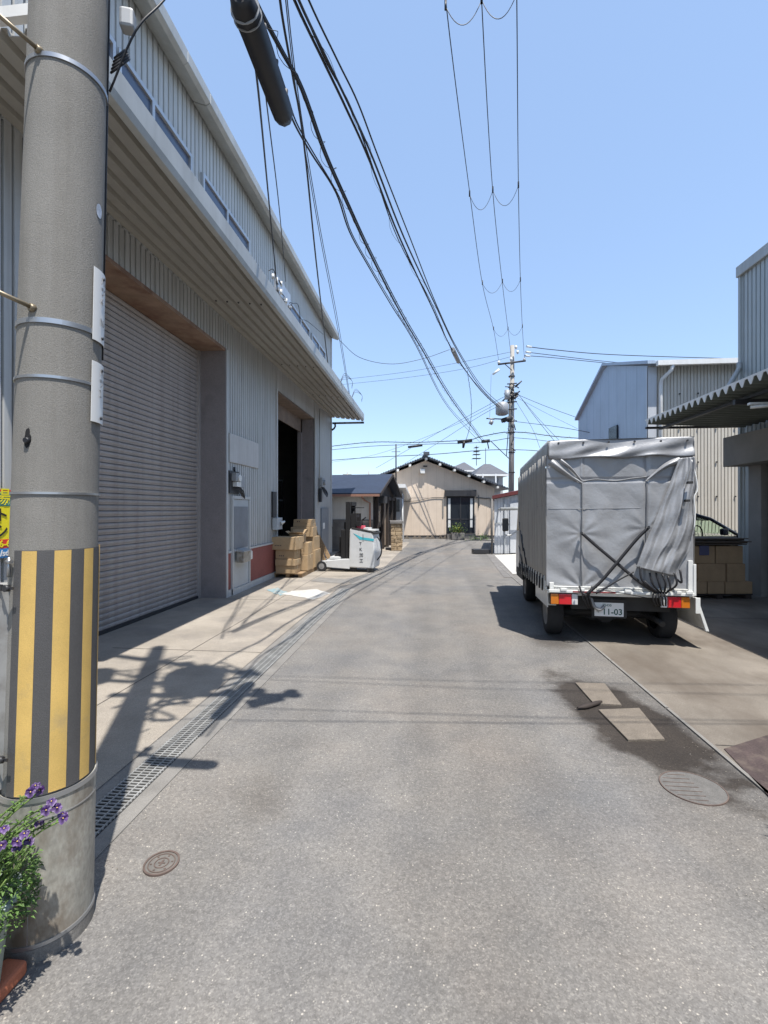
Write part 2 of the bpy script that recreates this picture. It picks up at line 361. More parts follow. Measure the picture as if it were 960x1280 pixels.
def smoothpath(pts, n=6):
    pts = [Vector(p) for p in pts]; out = []
    P = [pts[0]*2-pts[1]] + pts + [pts[-1]*2-pts[-2]]
    for i in range(1, len(P)-2):
        for k in range(n):
            t = k/n; a, b, c, d = P[i-1], P[i], P[i+1], P[i+2]
            out.append(.5*((2*b) + (c-a)*t + (2*a-5*b+4*c-d)*t*t + (3*b-a-3*c+d)*t**3))
    out.append(pts[-1]); return out
def text_mb(txt, size, ux, uz, origin, depth=.002, align='LEFT', vertical=False, bold=0):
    """flat lettering: ux = reading direction, uz = up; returns an MB"""
    cu = bpy.data.curves.new('t', 'FONT'); cu.body = txt; cu.size = size; cu.align_x = align; cu.extrude = depth/2; cu.offset = bold
    cu.resolution_u = 3
    ob = bpy.data.objects.new('t', cu); col.objects.link(ob); dg = bpy.context.evaluated_depsgraph_get()
    me = bpy.data.meshes.new_from_object(ob.evaluated_get(dg)); mb = MB()
    ux = Vector(ux).normalized(); uz = Vector(uz).normalized(); nn = ux.cross(uz); og = Vector(origin)
    for v in me.vertices: mb.v.append(og + ux*v.co.x + uz*v.co.y + nn*(v.co.z + depth/2))
    for p in me.polygons: mb.f.append(list(p.vertices)); mb.m.append(0); mb.s.append(False)
    bpy.data.objects.remove(ob); bpy.data.curves.remove(cu); bpy.data.meshes.remove(me); return mb
def rib_profile(L, pitch, depth):
    out = []; x = 0.0
    while x < L:
        for f, d in ((0, 0), (.66, 0), (.70, -depth), (.94, -depth), (.97, 0)):
            if x + f*pitch < L: out.append((x + f*pitch, d))
        x += pitch
    out.append((L, out[-1][1])); return out
def corr_wall(mb, p0, p1, nrm, z0, z1, pitch=.16, depth=.025, m=0, phase=0):
    """upright ribbed sheet between two ground points; z0/z1 numbers or functions of the distance"""
    p0 = Vector((p0[0], p0[1], 0)); p1 = Vector((p1[0], p1[1], 0)); L = (p1-p0).length; t = (p1-p0)/L; nrm = Vector(nrm).normalized()
    Z0 = z0 if callable(z0) else (lambda s: z0); Z1 = z1 if callable(z1) else (lambda s: z1)
    pr = rib_profile(L, pitch, depth); a = []; b = []
    for s_, d in pr:
        q = p0 + t*s_ + nrm*d
        a.append(mb.a((q.x, q.y, Z0(s_)))); b.append(mb.a((q.x, q.y, Z1(s_))))
    for i in range(len(pr)-1): mb.fi([a[i], a[i+1], b[i+1], b[i]], m)
# ================================================================ GROUND
def sheet(name, poly, z, m, kind='structure', label=None, cat=None, thick=0):
    mb = MB(); pts = [Vector((p[0], p[1], z)) for p in poly]
    if thick: mb.prism([p - Vector((0, 0, thick)) for p in pts], (0, 0, thick))
    else: mb.face(pts)
    o = mb.build(name, m); o['kind'] = kind
    return o
bigm = mat('far_ground', (.16, .15, .14), .9, var=.2, scale=.2)
sheet('ground', [(-600, -60), (600, -60), (600, 900), (-600, 900)], -.006, bigm)
sheet('road', [(-2.2, -8), (12, -8), (12, 26.3), (-9, 26.3), (-9, 18), (-2.2, 16.5)], 0, M['asphalt'])
XD = -1.80
sheet('pavement', [(-12, -8), (XD-.1, -8), (XD-.1, yx(428, XD)+.3), (gp(450,728).x, gp(450,728).y), (gp(478,712).x, gp(478,712).y), (gp(500,690).x, gp(500,690).y), (gp(512, 678).x, gp(512,678).y), (-5, 24), (-12, 24)], .004, M['conc_l'])
XK = 1.86
y2 = gp(735, 822).y
sheet('apron', [(XK+.03, -8), (12, -8), (12, 12.6), (XK+.6, 12.6), (XK+.03, 9)], .006, M['conc_r'])
mb = MB()
yy = -8
rnd = random.Random(3)
while yy < 12.4:
    mb.box(XK+.006, XK+.03, yy+.004, yy+1.19, -.01, .012); yy += 1.2
o = mb.build('kerb', M['kerbline']); o['kind'] = 'structure'
# side gutter strip of concrete beside the grate
mb = MB(); mb.box(XD-.08, XD-.012, -8, yx(428, XD), -.02, .008); mb.box(XD+.175, XD+.27, -8, yx(428, XD), -.02, .006)
o = mb.build('gutter_edge', M['kerbline']); o['kind'] = 'structure'
# drain grate (steel), real bars over a dark channel
mb = MB(); mb.box(XD-.012, XD+.175, -3, yx(428, XD), -.03, .003, 1)
yend = yx(428, XD)
for xo in (0, .054, .108, .16):
    mb.box(XD+xo-.004, XD+xo+.005, 0, yend, .004, .0125)
y = 0.4
while y < yend:
    mb.box(XD-.01, XD+.172, y, y+.009, .006, .0115); y += .028
base_obj(mb, 'drain_grate', [M['grate'], mat('channel_shadow', (.035, .033, .03), .9)], 'long steel drain grate running between the asphalt road and left concrete pavement', 'drain', (XD+.11, 3, 0))
# dark asphalt patch and gutter lids at right
def gpoly(pts, z=0): return [tuple(gp(a, b, 0)) for a, b in pts]
def irregular(pts, amp=.03, seed=1, n=5):
    r = random.Random(seed); out = []
    P = [Vector((p[0], p[1], 0)) for p in pts]
    for i, p in enumerate(P):
        q = P[(i+1) % len(P)]
        for k in range(n):
            t = k/n; v = p.lerp(q, t) + Vector((r.uniform(-amp, amp), r.uniform(-amp, amp), 0)); out.append(v)
    sm = smoothpath(out+[out[0]], 4)[:-1]
    return [(v.x+r.uniform(-amp, amp)*.12, v.y+r.uniform(-amp, amp)*.12) for v in sm]
#sheet('gutter_patch', irregular(gpoly([(706, 838), (744, 838), (800, 885), (858, 930), (888, 962), (850, 966), (800, 962), (752, 938), (728, 900), (712, 868)]), .035, 4, 3), .0045, M['patch'])
#sheet('gutter_patch', irregular(gpoly([(678, 820), (716, 818), (724, 832), (690, 836)]), .03, 5, 3), .0045, M['conc_r'])
def slab(name, pts, m, label, cat, z0=-.02, z1=.016, bevel=.004, mats=None):
    P = gpoly(pts); mb = MB(); mb.prism([Vector((p[0], p[1], z0)) for p in P], (0, 0, z1-z0))
    c = sum((Vector((p[0], p[1], 0)) for p in P), Vector())/len(P)
    return base_obj(mb, name, m, label, cat, c, bevel=bevel)
slab('gutter_lid', [(748, 889), (799, 887), (831, 926), (785, 927)], M['lid'], 'large pale concrete gutter lid in dark patch, nearer of the two', 'gutter lid')
slab('gutter_lid', [(719, 855), (756, 856), (777, 883), (742, 881)], M['lid'], 'smaller concrete gutter lid in dark patch, closer to the truck', 'gutter lid')
mb = MB(); P = [gp(722, 888), gp(737, 885), gp(752, 880)]
mb.tube(smoothpath([p+Vector((0, 0, .02)) for p in P], 4), [.008, .012, .02, .022, .02, .018, .02, .016, .01], 6)
base_obj(mb, 'broken_plank', M['dkwood'], 'dark broken strip of wood lying beside the smaller gutter lid', 'debris', P[1])
# dark red steel sheet at right edge of apron
slab('steel_plate', [(905, 938), (1010, 905), (1100, 1010), (975, 1012)], mat('red_plate', (.066, .046, .043), .8, .0, var=.3, scale=5, fine=.45, fscale=90, dirt=(.11, .085, .07), dscale=8), 'dark reddish steel plate lying flat on the apron at right edge', 'plate', -.0, .012, 0)
# manholes
def ring(mb, c, r0, r1, z0, z1, n=40, m=0):
    for k in range(n):
        a, b = 2*PI*k/n, 2*PI*(k+1)/n
        def P(r, t, z): return Vector((c.x+r*math.cos(t), c.y+r*math.sin(t), z))
        mb.hexa([P(r0,a,z0),P(r1,a,z0),P(r1,b,z0),P(r0,b,z0),P(r0,a,z1),P(r1,a,z1),P(r1,b,z1),P(r0,b,z1)], m)
c = gp(202, 1080); t = thing('valve_cover', 'small round cast iron valve cover with rings in near asphalt', 'manhole cover', c)
mb = MB(); mb.lathe([(.072, -.01), (.072, .004)], c, 40); mb.build('cover_plate', mat('lid_face', (.145, .135, .122), .75, .2, var=.2, scale=30), t)
mb = MB(); ring(mb, c, .068, .076, 0, .0085); ring(mb, c, .054, .058, 0, .007); ring(mb, c, .028, .032, 0, .007)
mb.box(c.x-.004, c.x+.004, c.y-.018, c.y+.018, 0, .007); mb.box(c.x-.016, c.x+.016, c.y-.003, c.y+.003, 0, .0065)
for k in range(6):
    a = k*PI/3+.3; mb.box(c.x+.045*math.cos(a)-.004, c.x+.045*math.cos(a)+.004, c.y+.045*math.sin(a)-.003, c.y+.045*math.sin(a)+.003, 0, .0066)
mb.build('raised_ring', M['iron'], t)
c = gp(866, 985); t = thing('manhole_cover', 'round worn manhole cover half buried in asphalt beside right kerb line', 'manhole cover', c)
mb = MB(); mb.lathe([(.165, -.01), (.165, .004)], c, 44); mb.build('cover_plate', mat('lid_face2', (.128, .122, .114), .85, .0, var=.2, scale=20, fine=.3), t)
mb = MB(); ring(mb, c, .163, .169, 0, .0065)
for k in range(-3, 4):
    h = math.sqrt(.15**2-(k*.042)**2); mb.box(c.x-h, c.x+h*.2, c.y+k*.042-.002, c.y+k*.042+.002, 0, .0062)
mb.build('raised_ring', M['iron'], t)
slab('access_lid', [(432, 724), (470, 716), (476, 720), (440, 731)], M['kerbline'], 'flat rectangular steel lid in concrete in front of the forklift', 'lid', -.0, .008, 0)
slab('access_lid', [(398, 722), (440, 725), (430, 730), (388, 727)], M['kerbline'], 'flat concrete lid left of the steel lid before the forklift legs', 'lid', -.0, .009, 0)
sheet('paint_mark', irregular(gpoly([(333, 738), (347, 735), (362, 742), (350, 745)]), .02, 8), .0085, M['pblue'])
sheet('paint_mark', irregular(gpoly([(352, 743), (366, 739), (395, 737), (414, 742), (392, 750), (372, 746)]), .02, 9), .0087, M['pwhite'])
# white strip by the shed
sheet('shed_forecourt', [tuple(gp(618, 694)), tuple(gp(700, 690)), tuple(gp(720, 716)), tuple(gp(641, 718))], .009, mat('pale_concrete', (.42, .41, .38), .8, var=.06))
sheet('gutter_cover_strip', [tuple(gp(607, 692)), tuple(gp(617, 692)), tuple(gp(642, 722)), tuple(gp(630, 722))], .0075, M['concd'])

# ================================================================ LEFT WAREHOUSE
XW = -3.72
Ya, Yb, Yc, Yd, Ye = yx(62, XW), yx(282, XW), yx(346, XW), yx(393, XW), yx(414, XW)
Y0 = -4.0
L = thing('warehouse', 'long two storey grey ribbed metal warehouse with roller shutter on the left', 'warehouse', (XW, 7, 0))
mb = MB(); n = (1, 0)+(0,)
def seg(y0, y1, z0, z1, m=0, pitch=.105): corr_wall(mb, (XW, y0), (XW, y1), (1, 0, 0), z0, z1, pitch, .036, m)
seg(Y0, Ya, .0, 5.0); seg(Ya, Yb-.02, 4.5, 5.0); seg(Yb, Yc-.02, .84, 5.0); seg(Yc, Yd, 4.5, 5.0); seg(Yd, Ye, .02, 5.0)
seg(Y0, Ye, 5.0, 8.0, 1, .125)
# end walls and back
corr_wall(mb, (XW-.03, Ye), (XW-12, Ye), (0, 1, 0), 0, lambda s: 8.0+.25*min(s, 12-s)*1.0, .21, .028, 1)
corr_wall(mb, (XW-.03, Y0), (XW-12, Y0), (0, -1, 0), 0, lambda s: 8.0+.25*min(s, 12-s)*1.0, .21, .028, 1)
corr_wall(mb, (XW-12, Y0), (XW-12, Ye), (-1, 0, 0), 0, 8.0, .21, .028, 1)
mb.build('wall', [M['wall_l'], M['wall_u']], L, solid=.004)
mb = MB(); mb.box(XW+.0, XW+.03, Ye-.06, Ye+.02, 0, 8.0); mb.box(XW+.002, XW+.035, Yd+.0, Yd+.035, 0, 5.0); mb.box(XW, XW+.03, Yc-.06, Yc, 0, 4.5); mb.box(XW, XW+.03, Yb-.015, Yb+.05, 0, 4.5)
mb.build('corner_trim', M['wall_u'], L, bevel=.004)
# roof, eave box
mb = MB(); yo = .15
mb.hexa([(XW+.26, Y0-yo, 8.06), (XW-6, Y0-yo, 9.6), (XW-6, Ye+yo, 9.6), (XW+.26, Ye+yo, 8.06), (XW+.26, Y0-yo, 8.14), (XW-6, Y0-yo, 9.7), (XW-6, Ye+yo, 9.7), (XW+.26, Ye+yo, 8.14)])
mb.hexa([(XW-6.001, Y0-yo, 9.6), (XW-12.3, Y0-yo, 8.06), (XW-12.3, Ye+yo, 8.06), (XW-6.001, Ye+yo, 9.6), (XW-6.001, Y0-yo, 9.7), (XW-12.3, Y0-yo, 8.14), (XW-12.3, Ye+yo, 8.14), (XW-6.001, Ye+yo, 9.7)])
R_ = mb.build('roof', M['gutter'], L)
mb = MB(); yj = [Y0-yo] + [yx(p, -3.42) for p in (235, 263, 350, 424)]
for i in range(len(yj)-1):
    dz = .008*(i % 2)
    mb.prism([(XW+.012, yj[i]+.004, 7.95+dz), (XW+.24, yj[i]+.004, 7.86+dz), (XW+.30, yj[i]+.004, 7.90+dz), (XW+.30, yj[i]+.004, 8.05+dz), (XW+.012, yj[i]+.004, 8.055+dz)], (0, yj[i+1]-yj[i]-.008, 0))
mb.build('eave_gutter', M['gutter'], L, bevel=.006).parent = L
# windows of the upper storey
def win(a, b, c):
    ya, yb_, yc_ = yx(a, XW), yx(b, XW), yx(c, XW)
    f = MB()
    for z0, z1, y0, y1 in ((6.98, 7.04, ya, yc_), (6.34, 6.40, ya, yc_), (6.40, 6.98, ya, ya+.05), (6.40, 6.98, yc_-.05, yc_), (6.40, 6.98, yb_-.03, yb_+.03)):
        f.box(XW+.003, XW+.06, y0, y1, z0, z1)
    o = f.build('window', M['alu'], L)
    g = MB(); g.box(XW+.005, XW+.03, ya+.052, yb_-.032, 6.402, 6.978); g.box(XW+.005, XW+.022, yb_+.032, yc_-.052, 6.402, 6.978)
    g.build('pane', M['bluegl'], o)
win(40, 100, 139); win(143, 187, 236); win(250, 281, 309); win(360, 374, 385); win(388, 397, 405)
# canopy: folded sheet, folds run along the road
XO = -2.52; YA = cw(-3.0, 3.15).y + .2
pr = []; nf = 6; wf = (XO-.05 - (XW+.02))/nf
for k in range(nf):
    x = XW+.02 + k*wf
    for f, d in ((0, .0), (.55, .0), (.64, .055), (.86, .055), (.95, 0)): pr.append((x + f*wf, 5.02 - .15*((x+f*wf-XW)/1.2) + d))
pr.append((XO-.05, 4.88))
mb = MB()
mb.grid(lambda u, v: (pr[min(int(round(u*(len(pr)-1))), len(pr)-1)][0], YA + v*(Ye-YA), pr[min(int(round(u*(len(pr)-1))), len(pr)-1)][1]), len(pr)-1, 1, sm=False)
can = mb.build('canopy', M['canopy'], L, solid=.008)
mb = MB()
mb.prism([(XO-.06, YA-.01, 4.855), (XO, YA-.01, 4.87), (XO+.025, YA-.01, 4.93), (XO+.025, YA-.01, 5.13), (XO-.03, YA-.01, 5.13), (XO-.06, YA-.01, 5.0)], (0, Ye-YA+.06, 0))
mb.build('gutter', M['gutter'], can, bevel=.004)
mb = MB(); mb.box(XW+.03, XO+.02, Ye+.055, Ye+.085, 4.78, 4.85); mb.tube([(XW+.12, Ye+.07, 4.82), (XW+.14, Ye+.07, 4.70), (XW+.10, Ye+.06, 4.62), (XW+.045, Ye-.02, 4.55)], .035, 8)
mb.build('end_rail', M['dark'], can)
mb = MB(); mb.box(XW+.03, XO+.02, YA-.07, YA-.012, 4.98, 5.06); mb.build('end_trim', M['white'], can)
mb = MB(); mb.prism([(XW-.03, YA-.01, 5.035), (XW+.10, YA-.01, 5.035), (XW+.10, YA-.01, 5.075), (XW-.03, YA-.01, 5.14)], (0, Ye-YA+.01, 0)); mb.build('light_leak_cover', M['gutter'], can)  # strip added over the wall gap to stop sun leaking under the canopy
for q in (.22, .5, .78):     # ribs of rivets
    pass
mb = MB(); 
for yy in (yx(298, -3.1), yx(372, -3.1), yx(407, -3.1)):
    for k in range(nf-1):
        x = XW+.02 + (k+1.19)*wf; mb.tube([(x, yy, 5.02-.15*((x-XW)/1.2)-.022), (x, yy, 5.02-.15*((x-XW)/1.2)+.0)], .014, 6)
mb.build('bolt_head', M['dark'], can)
# shutter recess
XS = -4.22
mb = MB(); z = .03; pit = .078; pts = []
while z < 4.5:
    pts += [(XS, z), (XS+.004, z+.012), (XS+.016, z+.03), (XS+.018, z+.055), (XS+.002, z+.066), (XS-.018, z+.069), (XS-.018, z+.076)]; z += pit
mb.grid(lambda u, v: (pts[int(round(u*(len(pts)-1)))][0], Ya-.3 + v*(Yb-.05-Ya+.3), pts[int(round(u*(len(pts)-1)))][1]), len(pts)-1, 1, sm=False)
sh = mb.build('roller_shutter', M['shutter'], L)
mb = MB(); mb.box(XS-.01, XS+.04, Ya-.3, Yb-.05, .006, .05); mb.build('bottom_bar', M['dark'], sh)
mb = MB(); mb.box(XS-.02, XS+.05, Yb-.105, Yb-.045, 0, 4.5); mb.build('guide_rail', M['shutter'], sh)
mb = MB(); mb.box(XS-.1, XW-.005, Yb-.044, Yb-.0, 0, 4.5); mb.box(XW-.005, XW+.02, Yb-.14+.1, Yb-.016, 0, 4.5); mb.build('pillar', M['reveal'], L)
mb = MB(); mb.box(XS-.06, XW-.02, Ya-.3, Yb-.045, 4.47, 4.52); mb.box(XW-.019, XW+.012, Ya, Yb-.0, 4.46, 4.515); mb.build('soffit', M['soffit'], L)
# opening
XI = -4.12
mb = MB(); mb.box(XI, XW-.03, Yd, Yd+.04, 0, 4.5); mb.box(XI, XW-.03, Yc-.1, Yc-.062, 0, 4.5); mb.box(XI-.12, XI, Yd-.12, Yd+.05, 0, 4.5); mb.build('jamb', M['reveal'], L)
mb = MB(); mb.box(XI, XW-.03, Yc-.06, Yd, 4.47, 4.52); mb.box(XI-.03, XI, Yc-.06, Yd, 4.05, 4.47); mb.build('soffit', M['soffit2'], L)
# interior, its shade put into the dark wall colour
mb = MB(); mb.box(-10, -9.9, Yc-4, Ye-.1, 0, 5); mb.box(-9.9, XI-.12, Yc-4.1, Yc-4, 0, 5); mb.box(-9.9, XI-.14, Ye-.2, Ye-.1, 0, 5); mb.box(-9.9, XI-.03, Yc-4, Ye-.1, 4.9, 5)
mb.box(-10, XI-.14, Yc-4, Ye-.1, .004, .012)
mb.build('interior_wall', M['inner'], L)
# red base panel, plinth
mb = MB(); mb.box(XW-.01, XW+.012, Yb+.06, yx(287.6, XW), .13, .80); mb.box(XW-.01, XW+.012, yx(311, XW), Yc-.05, .13, .80); mb.build('base_panel', M['red'], L)
mb = MB()
for a, b in ((Yb+.052, yx(287.6, XW)), (yx(311, XW), Yc-.061)):
    mb.box(XW-.01, XW+.035, a, b, .80, .835); mb.box(XW-.01, XW+.03, a, b, 0, .125)
mb.box(XW+.0, XW+.03, Yd+.04, Ye-.07, 0, .12)
mb.build('plinth', M['wall_u'], L)
# door
da, db = yx(288, XW), yx(310.5, XW)
mb = MB(); mb.box(XW-.02, XW+.045, da, da+.05, .02, 1.80); mb.box(XW-.02, XW+.045, db-.05, db, .02, 1.80); mb.box(XW-.02, XW+.045, da, db, 1.801, 1.86); mb.box(XW-.02, XW+.05, da, db, .005, .12)
fr = mb.build('door_frame', M['wall_u'], L)
mb = MB(); mb.box(XW-.02, XW+.025, da+.055, db-.055, .125, 1.795); d = mb.build('door', M['door'], L, bevel=.004)
mb = MB(); mb.box(XW+.018, XW+.03, da+.1, db-.1, .86, 1.66); mb.build('door_pane', M['doorglass'], d)
mb = MB(); mb.box(XW+.025, XW+.06, da+.06, da+.085, .80, .86); mb.tube([(XW+.055, da+.07, .83), (XW+.07, da+.18, .83)], .009, 6); mb.build('handle', M['alu'], d)
# mailbox on door
t = thing('mailbox', 'rusty stainless letter box hung on the grey side door', 'mailbox', (XW+.1, da+.35, .55))
mb = MB(); mb.box(XW+.052, XW+.20, da+.14, da+.50, .60, .80); mb.build('body', mat('stained_steel', (.36, .34, .30), .45, .5, var=.25, scale=9, dirt=(.2, .15, .1), dscale=12), t, bevel=.008)
mb = MB(); mb.prism([(XW+.052, da+.13, .805), (XW+.215, da+.13, .80), (XW+.215, da+.13, .815), (XW+.052, da+.13, .86)], (0, .38, 0)); mb.build('flap', M['alu'], t)
mb = MB(); mb.box(XW+.052, XW+.17, da+.52, da+.66, .62, .78); mb.build('side_box', M['porc'], t, bevel=.006)
# board on wall
mb = MB(); p = onx(285.5, 541, XW); q = onx(322, 552, XW); 
mb.box(XW+.004, XW+.03, p.y, q.y, onx(285, 577, XW).z, p.z); base_obj(mb, 'blank_board', M['sheet'], 'blank pale rectangular board fixed to the ribbed wall above the electric meter', 'board', (XW+.02, (p.y+q.y)/2, 1.99), bevel=.003)
# meter
ya, yb_ = yx(281.5, XW)+.12, yx(302, XW)
t = thing('electric_meter', 'dark electric meter board with grey boxes above the side door', 'meter', (XW+.03, (ya+yb_)/2, 1.9))
mb = MB(); mb.box(XW+.004, XW+.03, ya, ya+.42, 1.90, 2.32); mb.build('back_board', M['dark'], t)
mb = MB(); mb.tube([(XW+.03, ya+.24, 2.19), (XW+.14, ya+.24, 2.19)], .065, 14); mb.box(XW+.03, XW+.11, ya+.14, ya+.34, 2.03, 2.12); mb.build('dial_housing', M['porc'], t)
mb = MB(); mb.box(XW+.03, XW+.12, ya+.08, ya+.22, 2.13, 2.28); mb.box(XW+.03, XW+.09, ya+.36, ya+.56, 2.02, 2.24); mb.build('breaker_box', M['trans'], t, bevel=.006)
mb = MB()
for k in range(4): mb.tube(smoothpath([(XW+.05, ya+.15+.07*k, 2.04), (XW+.09, ya+.25+.08*k, 1.98-.01*k), (XW+.05, ya+.50+.05*k, 1.88-.02*k)], 4), .011, 5)
mb.tube([(XW+.02, ya+.24, 2.30), (XW+.02, ya+.24, 2.40)], .02, 6)
mb.build('conduit', M['cable'], t)
# switch box beside the opening
ya = yx(338, XW)
t = thing('switch_box', 'grey switch box and dark strip on wall edge beside open loading doorway', 'switch box', (XW+.05, ya+.2, 1.1))
mb = MB(); mb.box(XW+.03, XW+.14, ya+.05, ya+.45, 1.13, 1.41); mb.build('case', M['door'], t, bevel=.006)
mb = MB(); mb.box(XW+.004, XW+.05, ya+.05, ya+.30, 1.42, 2.02); mb.build('dark_strip', M['dark'], t)
mb = MB(); mb.tube([(XW+.14, ya+.30, 1.27), (XW+.22, ya+.38, 1.32)], [.06, .02], 10); mb.build('siren', M['porc'], t)
# far wall: narrow service door, meter with cable loops, downpipe
y1, y2_ = yx(400.5, XW), yx(409, XW)
t = thing('service_hatch', 'tall narrow blue grey steel hatch on the wall beyond the doorway', 'hatch', (XW+.03, (y1+y2_)/2, 0))
mb = MB(); mb.box(XW+.003, XW+.05, y1, y2_, .13, 1.65); mb.build('hatch_panel', M['doorglass'], t, bevel=.005)
mb = MB(); mb.box(XW+.051, XW+.06, y1+.15, y1+.4, .95, 1.15); mb.build('notice', M['plate'], t)
y1 = yx(398, XW)
t = thing('electric_meter', 'small meter with looped black cables on wall between doorway and building corner', 'meter', (XW+.03, y1+.3, 1.9))
mb = MB(); mb.box(XW+.03, XW+.13, y1, y1+.35, 2.35, 2.65); mb.tube([(XW+.13, y1+.18, 2.5), (XW+.2, y1+.18, 2.5)], .09, 12); mb.build('dial_housing', M['trans'], t, bevel=.005)
mb = MB()
for k in range(5): mb.tube(smoothpath([(XW+.08, y1+.1*k, 2.4), (XW+.16, y1+.15+.1*k, 2.15-.03*k), (XW+.12, y1+.4+.1*k, 2.2), (XW+.06, y1+.35, 2.4)], 4), .012, 5)
mb.box(XW+.03, XW+.10, y1-.08, y1+.1, 1.85, 2.30)
mb.build('conduit', M['cable'], t)
mb = MB(); mb.tube([(XW+.05, y1-.05, 2.6), (XW+.05, y1-.05, 4.9)], .02, 6); mb.build('conduit', M['gutter'], t)
# goods inside the doorway
t = thing('workbench', 'pale worktop on trestles just inside the open warehouse doorway', 'workbench', (-4.3, Yc+1.0, 0))
mb = MB(); mb.box(-4.9, -3.9, Yc+.25, Yc+1.9, .78, .82); mb.build('tabletop', M['sheet'], t)
for yy in (Yc+.35, Yc+1.75):
    for xx in (-4.85, -3.97): 
        mb = MB(); mb.box(xx, xx+.05, yy, yy+.05, .012, .78); mb.build('leg', M['alu'], t)
t = thing('steel_rack', 'dim steel rack of goods standing deep inside the open doorway', 'rack', (-6.6, Yd-.2, 0))
mb = MB()
for z in (.5, 1.2, 1.9, 2.6): mb.box(-7.4, -5.2, Yd+.7, Yd+1.4, z, z+.04)
mb.build('shelf', M['door'], t)
mb = MB()
for xx in (-7.4, -5.25):
    for yy in (Yd+.7, Yd+1.35): mb.box(xx, xx+.05, yy, yy+.05, .012, 2.8)
mb.build('upright', M['dark'], t)
r = random.Random(5); mb = MB()
for z in (.54, 1.24, 1.94):
    x = -7.3
    while x < -5.6:
        w_ = r.uniform(.25, .5); mb.box(x, x+w_, Yd+.8, Yd+1.3, z, z+r.uniform(.2, .5)); x += w_+.06
mb.build('stored_goods', M['card2'], t)
for i, (px0, z0) in enumerate(((352, .55), (356, 1.0))):
    pass
mb = MB(); mb.box(-4.5, -3.8, Yc+.15, Yc+1.2, .42, .46); mb.box(-4.4, -4.3, Yc+.2, Yc+.3, .012, .42); mb.box(-4.0, -3.9, Yc+1.0, Yc+1.1, .012, .42)
base_obj(mb, 'low_bench', M['sheet'], 'low narrow bench below the worktop inside the doorway', 'bench', (-4.15, Yc+.7, .012))

# yellow signboard on the wall left of the pole
t = thing('advert_board', 'bright yellow, red and blue printed advert board on wall left of pole', 'sign', (-3.6, 3.7, 1.1))
sx = XW+.03; ys = yx(-45, sx); ye = yx(13, sx); zt, zb = onx(6, 612, sx).z, onx(6, 697, sx).z
H_ = zt-zb
mb = MB(); mb.box(sx, sx+.008, ys, ye, zb, zt); mb.build('panel', M['adyel'], t)
mb = MB(); mb.box(sx+.008, sx+.010, ys, ye, zt-.03*H_, zt); mb.box(sx+.008, sx+.010, ys, ye, zb+.14*H_, zb+.27*H_); mb.build('red_band', M['adred'], t)
mb = MB(); mb.box(sx+.008, sx+.010, ys, ye, zt-.24*H_, zt-.03*H_); mb.build('teal_band', M['adteal'], t)
mb = MB(); mb.box(sx+.008, sx+.010, ys, ye, zb, zb+.14*H_); mb.build('blue_band', M['adblue'], t)
ux, uz = (0, 1, 0), (0, 0, 1)
text_mb('工場', .13*H_/.55*1.1, ux, uz, (sx+.011, ye-.01, zt-.20*H_), align='RIGHT', bold=.002).build('lettering', M['adyel'], t)
text_mb('ート', .22*H_, ux, uz, (sx+.011, ye-.03, zt-.45*H_), align='RIGHT', bold=.002).build('lettering', M['adblk'], t)
text_mb('セシ', .24*H_, ux, uz, (sx+.011, ye-.03, zb+.31*H_), align='RIGHT', bold=.002).build('lettering', M['adblk'], t)
text_mb('06-6', .14*H_, ux, uz, (sx+.011, ye-.01, zb+.16*H_), align='RIGHT', bold=.002).build('lettering', M['adyel'], t)
text_mb('/sdl', .12*H_, ux, uz, (sx+.011, ye-.01, zb+.03*H_), align='RIGHT', bold=.002).build('lettering', M['plate'], t)
mb = MB(); mb.box(XW+.02, XW+.5, 2.4, yx(9, XW+.5), 0, .98); base_obj(mb, 'rubbish_store', mat('maroon_box', (.10, .045, .045), .6, var=.2), 'dark maroon storage chest against the wall at the far left edge', 'chest', (XW+.25, 2.9, 0), bevel=.02)

mb = MB()
for y in (2.1, 5.1, 8.1, 11.1): mb.box(XW+.05, XD-.1, y, y+.008, .0045, .0062)
mb.box(-2.72, -2.712, -2, 14, .0045, .0064)
o = mb.build('pavement_joint', M['conc_dk']); o['kind'] = 'structure'
mb = MB()
for y in (3.4, 7.4): mb.box(XK+.05, 5.9, y, y+.01, .0065, .0082)
mb.box(3.55, 3.56, -2, 12, .0065, .0084)
o = mb.build('apron_joint', M['conc_dk']); o['kind'] = 'structure'

# loose grit gathered along the drain, the kerb and the patch
mb = MB(); r = random.Random(77)
for k in range(1500):
    q = r.random()
    if q < .4: x, y = XD+.27+abs(r.gauss(0, .08)), r.uniform(1.5, 10)
    elif q < .7: x, y = XK-abs(r.gauss(0, .07)), r.uniform(1.8, 9)
    elif q < .8: x, y = XD-.1-abs(r.gauss(0, .25)), r.uniform(2, 9)
    else: x, y = r.uniform(-1.4, 1.8), r.uniform(1.3, 6)
    s_ = r.uniform(.0015, .0045)*(1 if q < .8 else .8); c = Vector((x, y, .004)); a = r.uniform(0, 6)
    p = [c+Vector((s_*math.cos(a+j*2.1), s_*math.sin(a+j*2.1), 0)) for j in range(3)]; t = c+Vector((0, 0, s_*1.1))
    i = [mb.a(v) for v in p]+[mb.a(t)]
    mb.fi([i[0], i[1], i[3]]); mb.fi([i[1], i[2], i[3]]); mb.fi([i[2], i[0], i[3]])
base_obj(mb, 'grit', mat('grit', (.26, .235, .20), .9, var=.5, scale=80), 'loose pale grit and crumbs scattered over the asphalt lane', 'grit', (0, 3, 0), kind='stuff')
